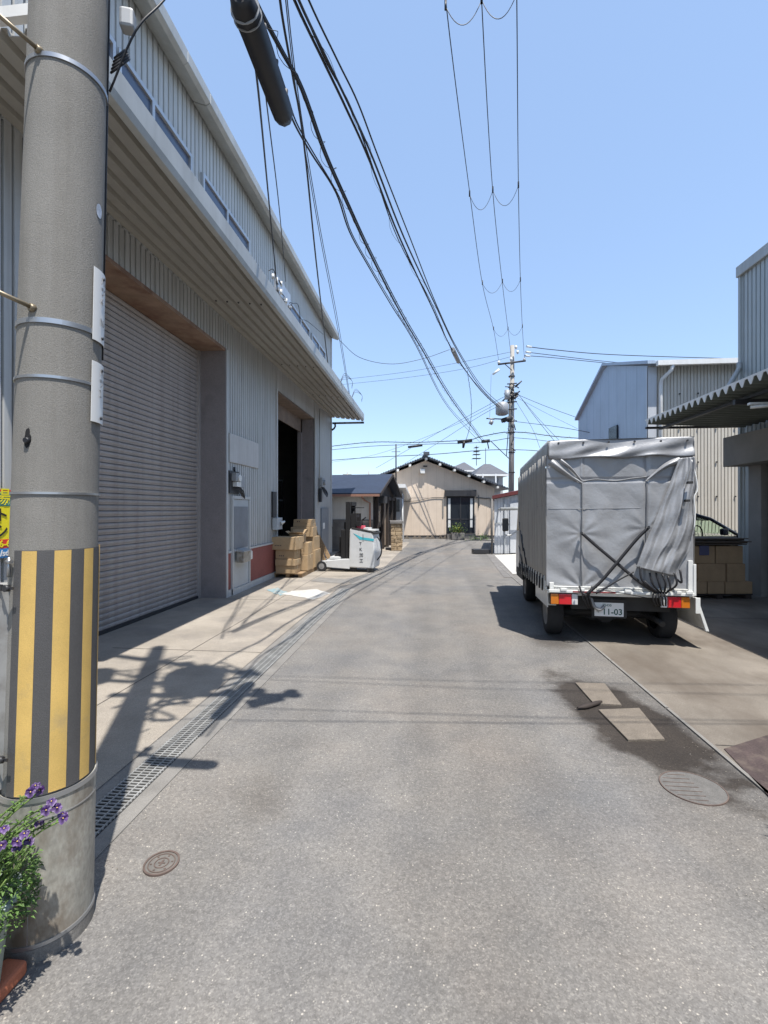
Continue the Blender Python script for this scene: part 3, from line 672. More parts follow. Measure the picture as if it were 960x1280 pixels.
# ================================================================ NEAR UTILITY POLE
PC = (-1.30, 1.81)                     # camera-frame ground position of the axis
pb = cw(*PC)
f0 = Vector((.583, -.812)); r0 = Vector((.812, .583))
def prad(z): return .150 - z*.0067
def pax(z): return Vector((PC[0] + .027*z, PC[1]))
def pp(th, z, off=0):
    c = pax(z); d = f0*math.cos(th) + r0*math.sin(th); q = c + d*(prad(z)+off); return cw(q.x, q.y, z)
P = thing('utility_pole', 'thick concrete utility pole with yellow and black striped guard, nearest on the left', 'utility pole', pb)
mb = MB(); zs = [-.05, 0, .5, 1, 2, 3, 4, 6, 8, 10.4]
mb.grid(lambda u, v: pp(u*2*PI, zs[int(round(v*9))]), 72, 9); mb.fi([mb.a(pp(k*PI/8, 10.4)) for k in range(16)]); mb.build('shaft', M['pole'], P)
def curved(mb, a0, a1, z0, z1, off, th=.003, n=24, m=0, z1b=None):
    mb.grid(lambda u, v: pp(a0+(a1-a0)*u, z0+(z1-z0)*v, off+th), n, 1, m)
    mb.grid(lambda u, v: pp(a0+(a1-a0)*u, z0 if v < .5 else z0, off+(th if v else 0)), n, 1, m)
    mb.grid(lambda u, v: pp(a0+(a1-a0)*u, z1, off+(th if v else 0)), n, 1, m)
    mb.grid(lambda u, v: pp(a1, z0+(z1-z0)*v, off+(th if u else 0)), 1, 1, m, False)
    mb.grid(lambda u, v: pp(a0, z0+(z1-z0)*v, off+(th if u else 0)), 1, 1, m, False)
D = math.radians
for z, h in ((3.215, .016), (2.265, .018), (2.07, .010), (1.655, .008)):
    mb = MB(); curved(mb, 0, 2*PI, z, z+h, .001, .0035, 60); mb.build('steel_band', M['band'], P)
mb = MB(); curved(mb, D(-57), D(89), .585, 1.455, .001, .002, 40); w_ = mb.build('hazard_guard', M['hblack'], P)
mb = MB()
for a in (-43, -1.5, 38): curved(mb, D(a), D(a+20.5 if a < 30 else a+18), .588, 1.453, .0032, .0006, 10)
mb.build('stripe', M['yellow'], w_)
mb = MB(); curved(mb, D(86), D(90), .585, 1.46, .001, .006, 3); mb.build('edge_strip', mat('tan_edge', (.35, .25, .12), .5, .3), w_)
mb = MB(); curved(mb, 0, 2*PI, .055, .58, .004, .005, 72); sl = mb.build('steel_sleeve', M['sleeve'], P)
mb = MB(); curved(mb, 0, 2*PI, .565, .583, .009, .004, 72); curved(mb, 0, 2*PI, .052, .066, .009, .004, 72); curved(mb, 0, 2*PI, .50, .504, .009, .002, 72); curved(mb, D(-20), D(-19), .06, .56, .009, .002, 2); mb.build('rolled_rim', M['band'], sl)
mb = MB(); curved(mb, 0, 2*PI, -.02, .05, .001, .011, 60); mb.build('footing', M['kerbline'], P)
# name plates
def plate(z0, z1, txt):
    mb = MB(); curved(mb, D(43), D(88), z0, z1, .006, .002, 12); o = mb.build('number_plate', M['plate'], P)
    z = z1-.05
    for ch in txt:
        e = .004; c = pp(D(66), z, .0095); ux = (pp(D(70), z)-pp(D(62), z)).normalized()
        if ch != ' ': text_mb(ch, .042, ux, (0, 0, 1), c - ux*.02, depth=.001).build('lettering', M['ink'], o)
        z -= .040
    mb = MB()
    for zz in (z0+.02, z1-.025):
        c = pp(D(66), zz, .008); dd = (pp(D(66), zz, .02)-c); mb.tube([c, c+dd*.5], .006, 8)
    mb.build('rivet', M['dark'], o)
plate(2.245, 2.52, 'ハツ4 N'); plate(1.935, 2.165, 'ハツ2')
# hole with rubber plug
mb = MB(); n = 26; r = random.Random(2)
ring_ = [(1+r.uniform(-.12, .16)) for _ in range(n)]
def hp(k, s, off): a = 2*PI*k/n; return pp(D(-41)+math.cos(a)*.085*s*ring_[k % n], 1.852+math.sin(a)*.030*s*ring_[k % n]*(1+.2*abs(math.sin(a))), off)
c = mb.a(pp(D(-41), 1.852, .0015))
for k in range(n): mb.fi([c, mb.a(hp(k, 1, .0015)), mb.a(hp(k+1, 1, .0015))])
h = mb.build('cable_hole', M['black'], P)
mb = MB(); mb.tube([pp(D(-41), 1.845, .0), pp(D(-41), 1.845, .012)], [.013, .009], 12); mb.build('plug', M['cable'], h)
mb = MB(); n = 20; c = mb.a(pp(D(55), 2.745, .002))
for k in range(n):
    a, b = 2*PI*k/n, 2*PI*(k+1)/n
    mb.fi([c, mb.a(pp(D(55)+math.cos(a)*.13, 2.745+math.sin(a)*.027, .002)), mb.a(pp(D(55)+math.cos(b)*.13, 2.745+math.sin(b)*.027, .002))])
mb.build('oval_tag', mat('worn_tag', (.45, .46, .48), .4, .4, var=.35, scale=60), P)
# step bolts
for (th, z) in ((-40, 3.235), (-37, 2.315), (140, 3.9), (-40, 4.2), (140, 4.6)):
    a = pp(D(th), z, -.01); dirv = (pp(D(th-25), z, .3)-pp(D(th-25), z, 0)).normalized(); e = a + dirv*.145 + Vector((0, 0, .018))
    mb = MB(); mb.tube([a, e], .0075, 10); mb.tube([e, e+dirv*.012+Vector((0, 0, .002))], .013, 12); mb.tube([a+dirv*.006, a+dirv*.024], .014, 6)
    mb.build('step_bolt', mat('brass_steel', (.24, .20, .14), .45, .5, var=.2, scale=20), P)
# cable guard channel, straps
mb = MB(); curved(mb, D(-103), D(-70), .60, 1.33, .0, .028, 10); cg = mb.build('cable_channel', mat('galv', (.42, .42, .41), .5, .5, var=.15, scale=5, dirt=(.3, .28, .26), dscale=8), P)
for z in (1.315, .72):
    mb = MB()
    for k in range(9): curved(mb, D(-100+k*6), D(-97+k*6), z, z+.022, .029, .006, 2)
    curved(mb, D(-104), D(-44), z+.006, z+.016, .028, .004, 10); mb.tube([pp(D(-52), z+.011, .026), pp(D(-52), z+.011, .042)], .012, 8)
    mb.build('toothed_strap', M['dark'], P)
mb = MB(); mb.tube([pp(D(-62), 1.36, .012), pp(D(-62), 1.43, .012)], .006, 6); mb.tube([pp(D(-66), 1.415, .014), pp(D(-56), 1.415, .014)], .008, 6); mb.build('clamp', M['band'], P)
# cable running up the right side and connector box with coil
mb = MB(); mb.tube([pp(D(93), z, .004) for z in (2.2, 3.0, 3.2, 3.6, 4.0, 5.0)], .004, 8); mb.build('riser_cable', M['cable'], P)
mb = MB(); c = pp(D(80), 3.50, .07)
mb.rbox(c+Vector((0, 0, .02)), .055, .05, .08, .3); mb.build('connector_box', M['trans'], P, bevel=.012)
mb = MB(); r = random.Random(4)
for k in range(5):
    cc = pp(D(84), 3.43-.012*k, .045); R = .028+.004*k; pts = [cc + Vector((R*math.cos(a)*.8, R*math.sin(a)*.6, R*math.sin(a+.5)+.0)) for a in [2*PI*j/14 for j in range(15)]]; mb.tube(pts, .0045, 5, caps=False)
mb.build('cable_coil', M['cable'], P)
# hardware above the frame (it casts the shadows on the pavement)
def camt(x, Z, z): return cw(x, Z, z)
ax = lambda z: pax(z)
mb = MB(); z = 6.0; c = ax(z); mb.hexa([camt(c.x+a, c.y+.13+b, z+d) for d in (0, .075) for a, b in ((-.3, -.035), (1.35, -.035), (1.35, .04), (-.3, .04))]); mb.build('crossarm', M['band'], P)
mb = MB()
for dx, hh in ((1.0, .32), (1.28, .26), (.72, .22)):
    mb.tube([camt(c.x+dx, c.y+.13, z+q) for q in (-.05, .05, .1, .18, hh)], [.03, .03, .06, .05, .07], 10)
mb.tube([camt(c.x+.9, c.y+.05, z-.28), camt(c.x+1.15, c.y+.2, z-.24)], .085, 12); mb.tube([camt(c.x+1.0, c.y+.12, z-.2), camt(c.x+1.0, c.y+.12, z)], .015, 6)
mb.build('insulator', M['porc'], P)
mb = MB(); z = 9.4; c = ax(z)
mb.hexa([camt(c.x+a, c.y-.13+b-.35*a, z+d) for d in (0, .09) for a, b in ((-.7, -.04), (1.3, -.04), (1.3, .05), (-.7, .05))]); mb.build('crossarm', M['band'], P)
mb = MB()
for a in (-.6, .5, 1.2): mb.tube([camt(c.x+a, c.y-.13-.35*a, z+q) for q in (.05, .12, .2, .3)], [.04, .07, .05, .06], 10)
mb.build('insulator', M['porc'], P)
mb = MB(); z = 7.0; c = ax(z)
mb.tube([camt(c.x+.46, c.y+.02, z+q) for q in (0, .04, .8, .86)], [.24, .27, .27, .2], 20); mb.tube([camt(c.x-.50, c.y+.1, z+.1+q) for q in (0, .6)], .15, 16)
mb.build('transformer', M['trans'], P)
mb = MB(); z = 7.2; mb.tube([camt(c.x+.1, c.y, z), camt(c.x+.3, c.y, z)], .05, 6); mb.tube([camt(c.x-.45, c.y+.05, z+.1), camt(c.x-.1, c.y, z+.1)], .04, 6)
for k in range(7):
    a = k*.9; mb.tube(smoothpath([camt(c.x+.2*math.cos(a), c.y+.1, 6.6+.3*k), camt(c.x+.5*math.cos(a+1), c.y+.3*math.sin(a), 6.75+.3*k), camt(c.x+.3*math.cos(a+2), c.y+.2, 6.9+.3*k)], 4), .012, 5)
mb.build('bracket', M['dark'], P)
mb = MB(); r = random.Random(31)  # unseen loops added to break up the pole shadow on the pavement
for k in range(16):
    z = 5.3+.21*k; c = ax(z); R = r.uniform(.12, .30); ox = r.uniform(.1, .75); oy = r.uniform(-.2, .3); tl = r.uniform(0, 3)
    mb.tube([camt(c.x+ox+R*math.cos(a_)*math.cos(tl), c.y+oy+R*math.cos(a_)*math.sin(tl), z+R*.9*math.sin(a_)) for a_ in [2*PI*j/16 for j in range(15)]], r.uniform(.012, .03), 5)
mb.build('cable_coil', M['cable'], P)
mb = MB(); 
for z, zz_, dd in ((8.0, 7.6, 0), (7.9, 7.7, -.35), (5.9, 5.8, -.15), (5.1, 5.0, .2)):
    c = ax(z); mb.tube([camt(c.x, c.y, z), camt(2.0, 1.72+dd/2, (z+zz_)/2-.18), camt(7.5, 1.5+dd, zz_)], .006, 6)
mb.build('service_wire', M['cable'], P)
# street lamp arm just above the frame
mb = MB(); mb.tube([camt(-1.14, 1.80, 3.86), camt(-.88, 1.68, 3.86)], .016, 8); mb.tube([camt(-.92, 1.66, 3.84), camt(-.86, 1.64, 3.83), camt(-.50, 1.62, 3.80), camt(-.46, 1.62, 3.80)], [.03, .055, .055, .03], 12)
mb.build('lamp_arm', M['porc'], P)

# ================================================================ FLOWER POT, BRICK
pc = cw(-1.35, 1.49)
T = thing('flower_pot', 'pale green pot of purple pansies at the foot of the near striped pole', 'flower pot', pc)
mb = MB(); mb.lathe([(.095, .0), (.105, .02), (.135, .30), (.150, .315), (.166, .33), (.166, .352), (.150, .352), (.145, .33)], pc, 36); mb.build('pot', M['pot'], T)
mb = MB(); mb.lathe([(.142, .31), (.142, .325)], pc, 24); mb.build('soil', M['soil'], T)
r = random.Random(11)
def leaf(mb, p, d, L_, W, m=0, droop=.3):
    d = d.normalized(); s_ = d.cross(Vector((0, 0, 1)));
    if s_.length < .05: s_ = Vector((1, 0, 0))
    s_.normalize(); u = s_.cross(d); tip = p + d*L_ - Vector((0, 0, droop*L_)); mid = p + d*L_*.5 + u*L_*.08
    i = [mb.a(p), mb.a(mid+s_*W), mb.a(tip), mb.a(mid-s_*W), mb.a(mid-u*W*.3)]
    mb.fi([i[0], i[1], i[4]], m); mb.fi([i[1], i[2], i[4]], m); mb.fi([i[2], i[3], i[4]], m); mb.fi([i[3], i[0], i[4]], m)
stems = MB(); lv = MB(); pet = MB()
heads = []
# flower heads placed where the photo shows them (x, y on a bush of this size)
for px, py, Z in ((45, 983, 1.50), (38, 990, 1.46), (51, 988, 1.52), (64, 1003, 1.50), (57, 1013, 1.47), (71, 1010, 1.50), (78, 1019, 1.52), (80, 1023, 1.49), (5, 1037, 1.44), (3, 1057, 1.42), (31, 1043, 1.44), (36, 1052, 1.46), (20, 1053, 1.42), (21, 1061, 1.43), (49, 1030, 1.5), (-14, 1020, 1.5), (-25, 1045, 1.5), (-10, 1000, 1.55), (-40, 1030, 1.6)):
    heads.append((pz(px, py, Z), r.random()))
for h_, q in heads:
    b = pc + Vector((r.uniform(-.07, .07), r.uniform(-.07, .07), .33)); m_ = b.lerp(h_, .55) + Vector((0, 0, .05))
    pts = smoothpath([b, m_, h_], 5); stems.tube(pts, .0028, 5)
    for k in range(3, len(pts)-1):
        for _ in range(5): leaf(lv, pts[k], Vector((r.uniform(-1, 1), r.uniform(-1, 1), r.uniform(.0, .9))), r.uniform(.010, .024), r.uniform(.002, .0045))
for k in range(5200):
    a = r.uniform(0, 2*PI); rr = .21*math.sqrt(r.random()); hgt = .33 + r.random()*(.26 - .5*rr) - (.06 if rr > .15 else 0)
    p = pc + Vector((rr*math.cos(a), rr*math.sin(a), hgt))
    leaf(lv, p, Vector((math.cos(a)*.6+r.uniform(-.8, .8), math.sin(a)*.6+r.uniform(-.8, .8), r.uniform(-.1, 1))), r.uniform(.012, .030), r.uniform(.002, .0055))
for k in range(60):
    a = r.uniform(0, 2*PI); b = pc + Vector((.08*math.cos(a), .08*math.sin(a), .32)); e = b + Vector((.12*math.cos(a), .12*math.sin(a), r.uniform(.1, .25))); stems.tube([b, e], .0022, 4)
stems.build('stem', M['stem'], T); lv.build('foliage', M['leaf'], T, normals=False)
camv = Vector((0, 0, HC))
for h_, q in heads:
    pet = MB(); n_ = ((camv-h_).normalized() + Vector((r.uniform(-.7, .7), r.uniform(-.7, .7), r.uniform(-.1, .8)))).normalized()
    a_ = n_.cross(Vector((0, 0, 1))).normalized(); b_ = a_.cross(n_)
    for k, (ang, sz, mi) in enumerate(((90, 1.0, 1), (40, .95, 1), (140, .95, 1), (200, 1.0, 0), (-20, 1.0, 0), (270, 1.15, 0))):
        an = D(ang); d_ = a_*math.cos(an)+b_*math.sin(an); s2 = a_*-math.sin(an)+b_*math.cos(an); R = .0092*sz
        c = pet.a(h_ + n_*.001*k); ring2 = [pet.a(h_ + d_*R*(.9+.75*math.cos(t_)) + s2*R*.8*math.sin(t_) + n_*(.001*k+.004*math.sin(3*t_+k))) for t_ in [2*PI*j/8 for j in range(8)]]
        for j in range(8): pet.fi([c, ring2[j], ring2[(j+1) % 8]], mi, True)
    pet.tube([h_+n_*.004, h_+n_*.007], .0015, 6, 2)
    pet.build('flower', [M['purple'], M['dpurple'], M['ypet']], T, normals=False)
a = gp(33, 1216); b = gp(-40, 1300); d_ = (b-a).normalized(); c = (a + d_*.13)
mb = MB(); mb.rbox(c+Vector((-.035, .0, 0)), .26, .085, .05, math.atan2(d_.y, d_.x))
base_obj(mb, 'edging_brick', M['terra'], 'orange terracotta edging brick lying on asphalt beside the flower pot', 'brick', c, bevel=.012)
# yellow leafed plant behind the pole
c = cw(-2.1, 2.75); 
T = thing('leafy_plant', 'yellow green leafed plant in a pot glimpsed behind the striped pole', 'plant', c)
mb = MB(); mb.lathe([(.11, 0), (.15, .28), (.16, .30), (.14, .30)], c, 20); mb.build('pot', mat('dark_pot', (.12, .05, .04), .7), T)
mb = MB(); r = random.Random(9)
for k in range(70):
    a = r.uniform(0, 2*PI); leaf(mb, c+Vector((.04*math.cos(a), .04*math.sin(a), .3)), Vector((math.cos(a), math.sin(a), r.uniform(.8, 3.0))), r.uniform(.3, .65), r.uniform(.015, .03), 0, .25)
mb.build('foliage', M['leafy'], T, normals=False)
# spiky plant outside the right edge, its shadow falls in the picture
c = cw(2.25, 1.95)
T = thing('spiky_plant', 'potted spiky leafed plant beside the right edge of the road', 'plant', c)
mb = MB(); mb.lathe([(.12, 0), (.16, .30), (.17, .32), (.15, .32)], c, 20); mb.build('pot', M['pot'], T)
mb = MB()
mb.tube([c+Vector((0, 0, .3)), c+Vector((0, 0, .6))], .03, 8); mb.build('trunk', M['stem'], T)
mb = MB()
for k in range(46):
    a = r.uniform(0, 2*PI); leaf(mb, c+Vector((0, 0, .6)), Vector((math.cos(a), math.sin(a), r.uniform(-.2, 1.6))), r.uniform(.25, .42), .018, 0, .2)
mb.build('foliage', M['leaf'], T, normals=False)

# ================================================================ CARDBOARD BOXES
def carton(x, y, z, sx, sy, sz, rz, label, m='card', group=None, flaps=0, mark=0, tint=None):
    t = thing('cardboard_box', label, 'box', (x, y, z), rz, group)
    mb = MB(); mb.rbox((x, y, z+.002), sx, sy, sz-.004, rz)
    mb.build('carton', M[m], t, bevel=.006)
    co, si = math.cos(rz), math.sin(rz)
    def Q(a, b, c): return Vector((x+a*co-b*si, y+a*si+b*co, z+c))
    tp = MB(); hx, hy = sx/2+.0012, sy/2+.0012
    if not flaps:
        tp.rbox((x, y, z+sz-.002), sx+.0024, .05, .0012, rz)
        for s_ in (-1, 1): tp.hexa([Q(s_*hx-.0006, -.025, sz-.09), Q(s_*hx+.0006, -.025, sz-.09), Q(s_*hx+.0006, .025, sz-.09), Q(s_*hx-.0006, .025, sz-.09), Q(s_*hx-.0006, -.025, sz-.002), Q(s_*hx+.0006, -.025, sz-.002), Q(s_*hx+.0006, .025, sz-.002), Q(s_*hx-.0006, .025, sz-.002)])
        tp.build('tape', M['tape'], t)
    else:
        for s_, ang in ((-1, .6), (1, 1.0), (-2, .35), (2, .8)):
            f = MB()
            if abs(s_) == 1: a = s_*sx/2; f.hexa([Q(a, -sy/2, sz), Q(a+s_*sx*.35*math.cos(ang), -sy/2, sz+sx*.35*math.sin(ang)), Q(a+s_*sx*.35*math.cos(ang), sy/2, sz+sx*.35*math.sin(ang)), Q(a, sy/2, sz), Q(a, -sy/2, sz+.004), Q(a+s_*sx*.35*math.cos(ang), -sy/2, sz+.004+sx*.35*math.sin(ang)), Q(a+s_*sx*.35*math.cos(ang), sy/2, sz+.004+sx*.35*math.sin(ang)), Q(a, sy/2, sz+.004)])
            else:
                q = s_/2; a = q*sy/2; f.hexa([Q(-sx/2, a, sz), Q(sx/2, a, sz), Q(sx/2, a+q*sy*.35*math.cos(ang), sz+sy*.35*math.sin(ang)), Q(-sx/2, a+q*sy*.35*math.cos(ang), sz+sy*.35*math.sin(ang)), Q(-sx/2, a, sz+.004), Q(sx/2, a, sz+.004), Q(sx/2, a+q*sy*.35*math.cos(ang), sz+.004+sy*.35*math.sin(ang)), Q(-sx/2, a+q*sy*.35*math.cos(ang), sz+.004+sy*.35*math.sin(ang))])
            f.build('flap', M[m], t)
    if mark:
        g = MB()
        for k in range(mark): g.hexa([Q(-sx*.3+k*.045, -hy-.0005, sz*.3), Q(-sx*.3+k*.045+.022, -hy-.0005, sz*.3), Q(-sx*.3+k*.045+.022, -hy+.0005, sz*.3), Q(-sx*.3+k*.045, -hy+.0005, sz*.3), Q(-sx*.3+k*.045, -hy-.0005, sz*.3+.028), Q(-sx*.3+k*.045+.022, -hy-.0005, sz*.3+.028), Q(-sx*.3+k*.045+.022, -hy+.0005, sz*.3+.028), Q(-sx*.3+k*.045, -hy+.0005, sz*.3+.028)])
        g.build('printed_mark', M['dark'], t)
    return t
GL = 'cardboard boxes stacked outside the warehouse doorway'
bx, by = -3.35, 11.05; rz = D(-4)
pal = MB()
for k in range(4): pal.box(-3.78, -3.02, 10.75+.55*k, 11.15+.55*k, .09, .11)
for x in (-3.75, -3.42, -3.12): pal.box(x, x+.09, 10.8, 12.85, .01, .09)
base_obj(pal, 'pallet', M['wood'], 'low timber pallet under the cardboard boxes by the doorway', 'pallet', (-3.4, 11.8, .01))
carton(-3.40, 10.92, .11, .46, .40, .18, rz, 'lowest box at the near end of the doorway stack', group=GL)
carton(-3.39, 10.90, .29, .48, .42, .15, rz, 'flattish box second from bottom at near end of doorway stack', group=GL)
carton(-3.41, 10.95, .44, .46, .42, .22, rz+.03, 'mid box directly under the widest box at near end of doorway stack', group=GL, mark=3)
carton(-3.44, 10.93, .66, .64, .50, .30, rz, 'widest box overhanging the near end of the doorway stack', group=GL, mark=4)
carton(-3.22, 11.50, .11, .42, .52, .38, 0, 'low box with white printing in the middle of the doorway stack', group=GL)
carton(-3.22, 11.52, .49, .40, .50, .30, .05, 'middle layer box behind the widest box in doorway stack', group=GL)
carton(-3.30, 11.40, .80, .34, .40, .20, .1, 'small open topped box with lifted flaps on the doorway stack', group=GL, flaps=1)
carton(-3.22, 12.20, .11, .46, .60, .45, 0, 'bottom box at the far end of the doorway stack', group=GL)
carton(-3.24, 12.20, .56, .44, .56, .34, -.04, 'box third from top at the far end of doorway stack', group=GL)
carton(-3.34, 12.10, .90, .58, .48, .25, .03, 'wide box second from top at far end of doorway stack', group=GL)
carton(-3.32, 12.10, 1.15, .48, .46, .10, -.02, 'thin flat box near the top at far end of doorway stack', group=GL)
carton(-3.32, 12.10, 1.25, .47, .44, .10, .01, 'topmost thin box at the far end of the doorway stack', group=GL, mark=2)
GR = 'brown boxes stacked in the shade under the right canopy'
def rb(px0, px1, y0, y1, Z, label, dep=.4, m='card2', **k):
    a = pz(px0, y1, Z); b = pz(px1, y1, Z); c = (a+b)/2; d_ = cw(0, dep/2) ; z1 = pz(px0, y0, Z).z
    return carton(c.x+d_.x, c.y+d_.y, max(a.z, .1), (b-a).length-.01, dep, z1-max(a.z, .1), A, label, m, GR, **k)
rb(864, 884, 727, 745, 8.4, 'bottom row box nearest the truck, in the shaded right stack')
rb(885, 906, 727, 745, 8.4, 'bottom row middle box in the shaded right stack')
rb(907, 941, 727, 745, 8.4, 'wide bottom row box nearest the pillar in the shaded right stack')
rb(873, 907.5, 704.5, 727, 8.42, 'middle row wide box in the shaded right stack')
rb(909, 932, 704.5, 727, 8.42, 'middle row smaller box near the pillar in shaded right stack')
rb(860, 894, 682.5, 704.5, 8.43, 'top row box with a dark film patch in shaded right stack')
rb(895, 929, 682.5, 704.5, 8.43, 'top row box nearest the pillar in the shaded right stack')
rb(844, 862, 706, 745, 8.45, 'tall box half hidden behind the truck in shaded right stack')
mb = MB(); a = pz(874, 682, 8.42); b = pz(886, 694, 8.42); e = cw(0, -.012)
q0 = pz(874, 694, 8.418); q1 = pz(886, 694, 8.418); mb.prism([q0, q1, pz(886, 682, 8.418), pz(874, 682, 8.418)], cw(0, -.008)-cw(0, 0)); base_obj(mb, 'film_patch', M['purptape'], 'dark violet film patch stuck on a brown box in right stack', 'film', q0)
c = cw(0, 0); mb = MB(T=lambda p: cw(p.x, p.y, p.z))
x0, x1 = (862-480)/FP*8.4, (942-480)/FP*8.4
for x in (x0, x0+.5, x1-.12): mb.box(x, x+.1, 8.42, 8.95, .008, .075)
for k in range(4): mb.box(x0, x1, 8.42+.14*k, 8.52+.14*k, .076, .096)
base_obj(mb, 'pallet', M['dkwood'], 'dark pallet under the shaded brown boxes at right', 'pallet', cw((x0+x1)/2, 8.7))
mb = MB(T=lambda p: cw(p.x, p.y, p.z)); r = random.Random(3); z = .972
for k in range(5):
    dx = r.uniform(-.06, .06); mb.box(5.25+dx-.15, 6.48+dx, 8.38+r.uniform(-.05, .05), 9.0, z, z+.016+.006*(k % 2)); z += .026
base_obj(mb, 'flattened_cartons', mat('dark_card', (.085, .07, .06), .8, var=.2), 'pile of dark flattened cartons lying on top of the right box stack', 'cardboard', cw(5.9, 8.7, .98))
# ================================================================ TRUCK (built in its own frame: u right, v forward, z up)
tc_ = cw(2.745, 5.52); TRZ = D(-3.7); MT = Matrix.Translation(tc_) @ Matrix.Rotation(TRZ, 4, 'Z')
K = .034
def TT(p): return MT @ Vector((p[0], p[1], p[2]-K*p[1]))
def TG(p): return MT @ Vector(p)
MTi = MT.inverted(); cl = MTi @ Vector((0, 0, HC))
def rear(px, py, v=0.0):
    d = MTi.to_3x3() @ (pz(px, py, 1.0)-Vector((0, 0, HC))); k = (v-cl.y)/d.y; q = cl + d*k; return q.x, q.z + K*v
T = thing('delivery_truck', 'small white flatbed truck with silver grey tarpaulin cover, seen from behind', 'truck', tc_, TRZ)
HW = .78; BL = 2.75; ZT = 2.41; ZB = rear(690, 733)[1]
# tarp main rear panel
r = random.Random(1)
def wr(u, z, s=0):
    return .007*math.sin(u*7+z*3+s) + .003*math.sin(u*17-z*5+s*2) + .002*math.sin(z*21+u*9) + .003*abs(math.sin(u*11+z*7+1.5*math.sin(z*3)))**.5
seamL = rear(727, 650)[0]; seamR = rear(808, 650)[0]
def rearfn(a, b):
    u = -HW-.035 + (2*HW+.05)*a; z = ZB + (2.24-ZB)*b
    d = wr(u, z)
    # folds running from the corner tie points
    for (cx, cz, ang, sp, am) in ((seamL, rear(727, 667)[1], D(60), .12, .0045), (seamR, rear(808, 660)[1], D(120), .12, .0045), (seamL, ZB, D(110), .14, .010)):
        dx, dz = u-cx, z-cz; R = math.hypot(dx, dz); th = math.atan2(dz, dx)
        if R < .75: d += am*math.sin((th)*9)*math.exp(-R*3.2)*min(1, R*8)
    d += .014*math.exp(-((u-seamL)/.012)**2) - .012*math.exp(-((u-seamR+.0)/.02)**2)
    if abs(z-rear(760, 600)[1]) < .03: d -= .008
    if u < seamL:   # left panel: diagonal billow
        d += .010*math.sin(((u+HW)*6 + (z-1.2)*3.0))*math.exp(-((z-1.5)/.6)**2)
    return TT((u, -.0-d, z))
mb = MB(); mb.grid(rearfn, 120, 120); tarp = mb.build('rear_curtain', M['tarp'], T, solid=.003)
mb = MB()
def fol(pts, r_, name, m, parent, n=6):
    b = MB(); Q_ = smoothpath([Vector((rear(*p)[0], 0, rear(*p)[1])) for p in pts], 8)
    b.tube([rearfn((q.x+HW+.035)/(2*HW+.05), (q.z-ZB)/(2.24-ZB)) + (TT((0, -r_*.6, 0))-TT((0, 0, 0))) for q in Q_], r_, n); return b.build(name, m, parent)
fol([(727, 602), (727, 640), (726, 690), (727, 733)], .006, 'stitched_seam', M['seam'], tarp)
fol([(727, 602), (745, 599), (768, 601), (790, 598), (808, 596)], .008, 'hem_rope', M['seam'], tarp)
fol([(685, 636), (727, 636), (808, 635)], .0035, 'stitched_seam', M['seam'], tarp)
mb = MB()
def ribbon(mb, pts, w_, v0=-.035, nrm=(0, 0), T_=TT):
    P3 = smoothpath([Vector((p[0], 0, p[1])) for p in pts], 6); N = len(P3); L1 = []; L2 = []
    for i, p in enumerate(P3):
        t = (P3[min(i+1, N-1)]-P3[max(i-1, 0)]).normalized(); s_ = Vector((t.z, 0, -t.x)); ww = w_[0]+(w_[1]-w_[0])*i/(N-1) if isinstance(w_, tuple) else w_
        L1.append(T_((p.x-s_.x*ww/2, v0, p.z-s_.z*ww/2))); L2.append(T_((p.x+s_.x*ww/2, v0, p.z+s_.z*ww/2)))
    i1 = [mb.v.append(q) or len(mb.v)-1 for q in L1]; i2 = [mb.v.append(q) or len(mb.v)-1 for q in L2]
    for i in range(N-1): mb.fi([i1[i], i1[i+1], i2[i+1], i2[i]], 0, True)
# pleats at upper corners
def pleat(pts, w0, w1, am=.05):
    b = MB(); P3 = smoothpath([Vector((rear(*p)[0], 0, rear(*p)[1])) for p in pts], 6); N = len(P3)-1
    def fn(a, c):
        i = int(round(a*N)); p = P3[i]; t = (P3[min(i+1, N)]-P3[max(i-1, 0)]).normalized(); s_ = Vector((t.z, 0, -t.x)); ww = w0+(w1-w0)*a
        return TT((p.x+s_.x*(c-.5)*ww, -.02-am*math.sin(c*PI)*math.sin(min(1, a*1.15+.1)*PI*.9+.1), p.z+s_.z*(c-.5)*ww))
    b.grid(fn, N, 10); return b.build('pleat', M['tarp'], tarp)
pleat([(688, 577), (704, 590), (727, 604)], .10, .02, .06); pleat([(700, 575), (714, 587), (727, 601)], .05, .015, .045)
pleat([(849, 575), (830, 583), (808, 600)], .09, .02, .055)
# gathered flap at right
eL = [(rear(*p)) for p in ((846, 574), (836, 602), (820, 642), (805, 677), (793, 708))]
fol([(808, 600), (808.5, 640), (808, 690)], .012, 'hem_rope', M['seam'], tarp)
eR = [(rear(*p)) for p in ((864, 572), (869, 610), (867, 650), (858, 690), (845, 720))]
def along(E, t):
    k = t*(len(E)-1); i = min(int(k), len(E)-2); f = k-i; f2 = f*f*(3-2*f)*.3+f*.7; return E[i][0]*(1-f2)+E[i+1][0]*f2, E[i][1]*(1-f2)+E[i+1][1]*f2
def flapfn(s_, t):
    a = along(eL, t); b = along(eR, t); u = a[0]+(b[0]-a[0])*s_; z = a[1]+(b[1]-a[1])*s_
    k = .25+t*.75
    d = .018*k*math.sin(s_*17+t*1.2) + .008*k*math.sin(s_*33-t*3) + .05*math.sin(s_*PI)*(.4+t*.9) + .010*math.sin(t*23+s_*9)*(1-abs(s_-.5))
    d += .02*math.exp(-((s_-.86+.28*t)/.05)**2)+.018*math.exp(-((s_-.62+.32*t)/.04)**2)
    u += .018*math.sin(t*11+1)*s_
    return TT((u, -.05-d, z))
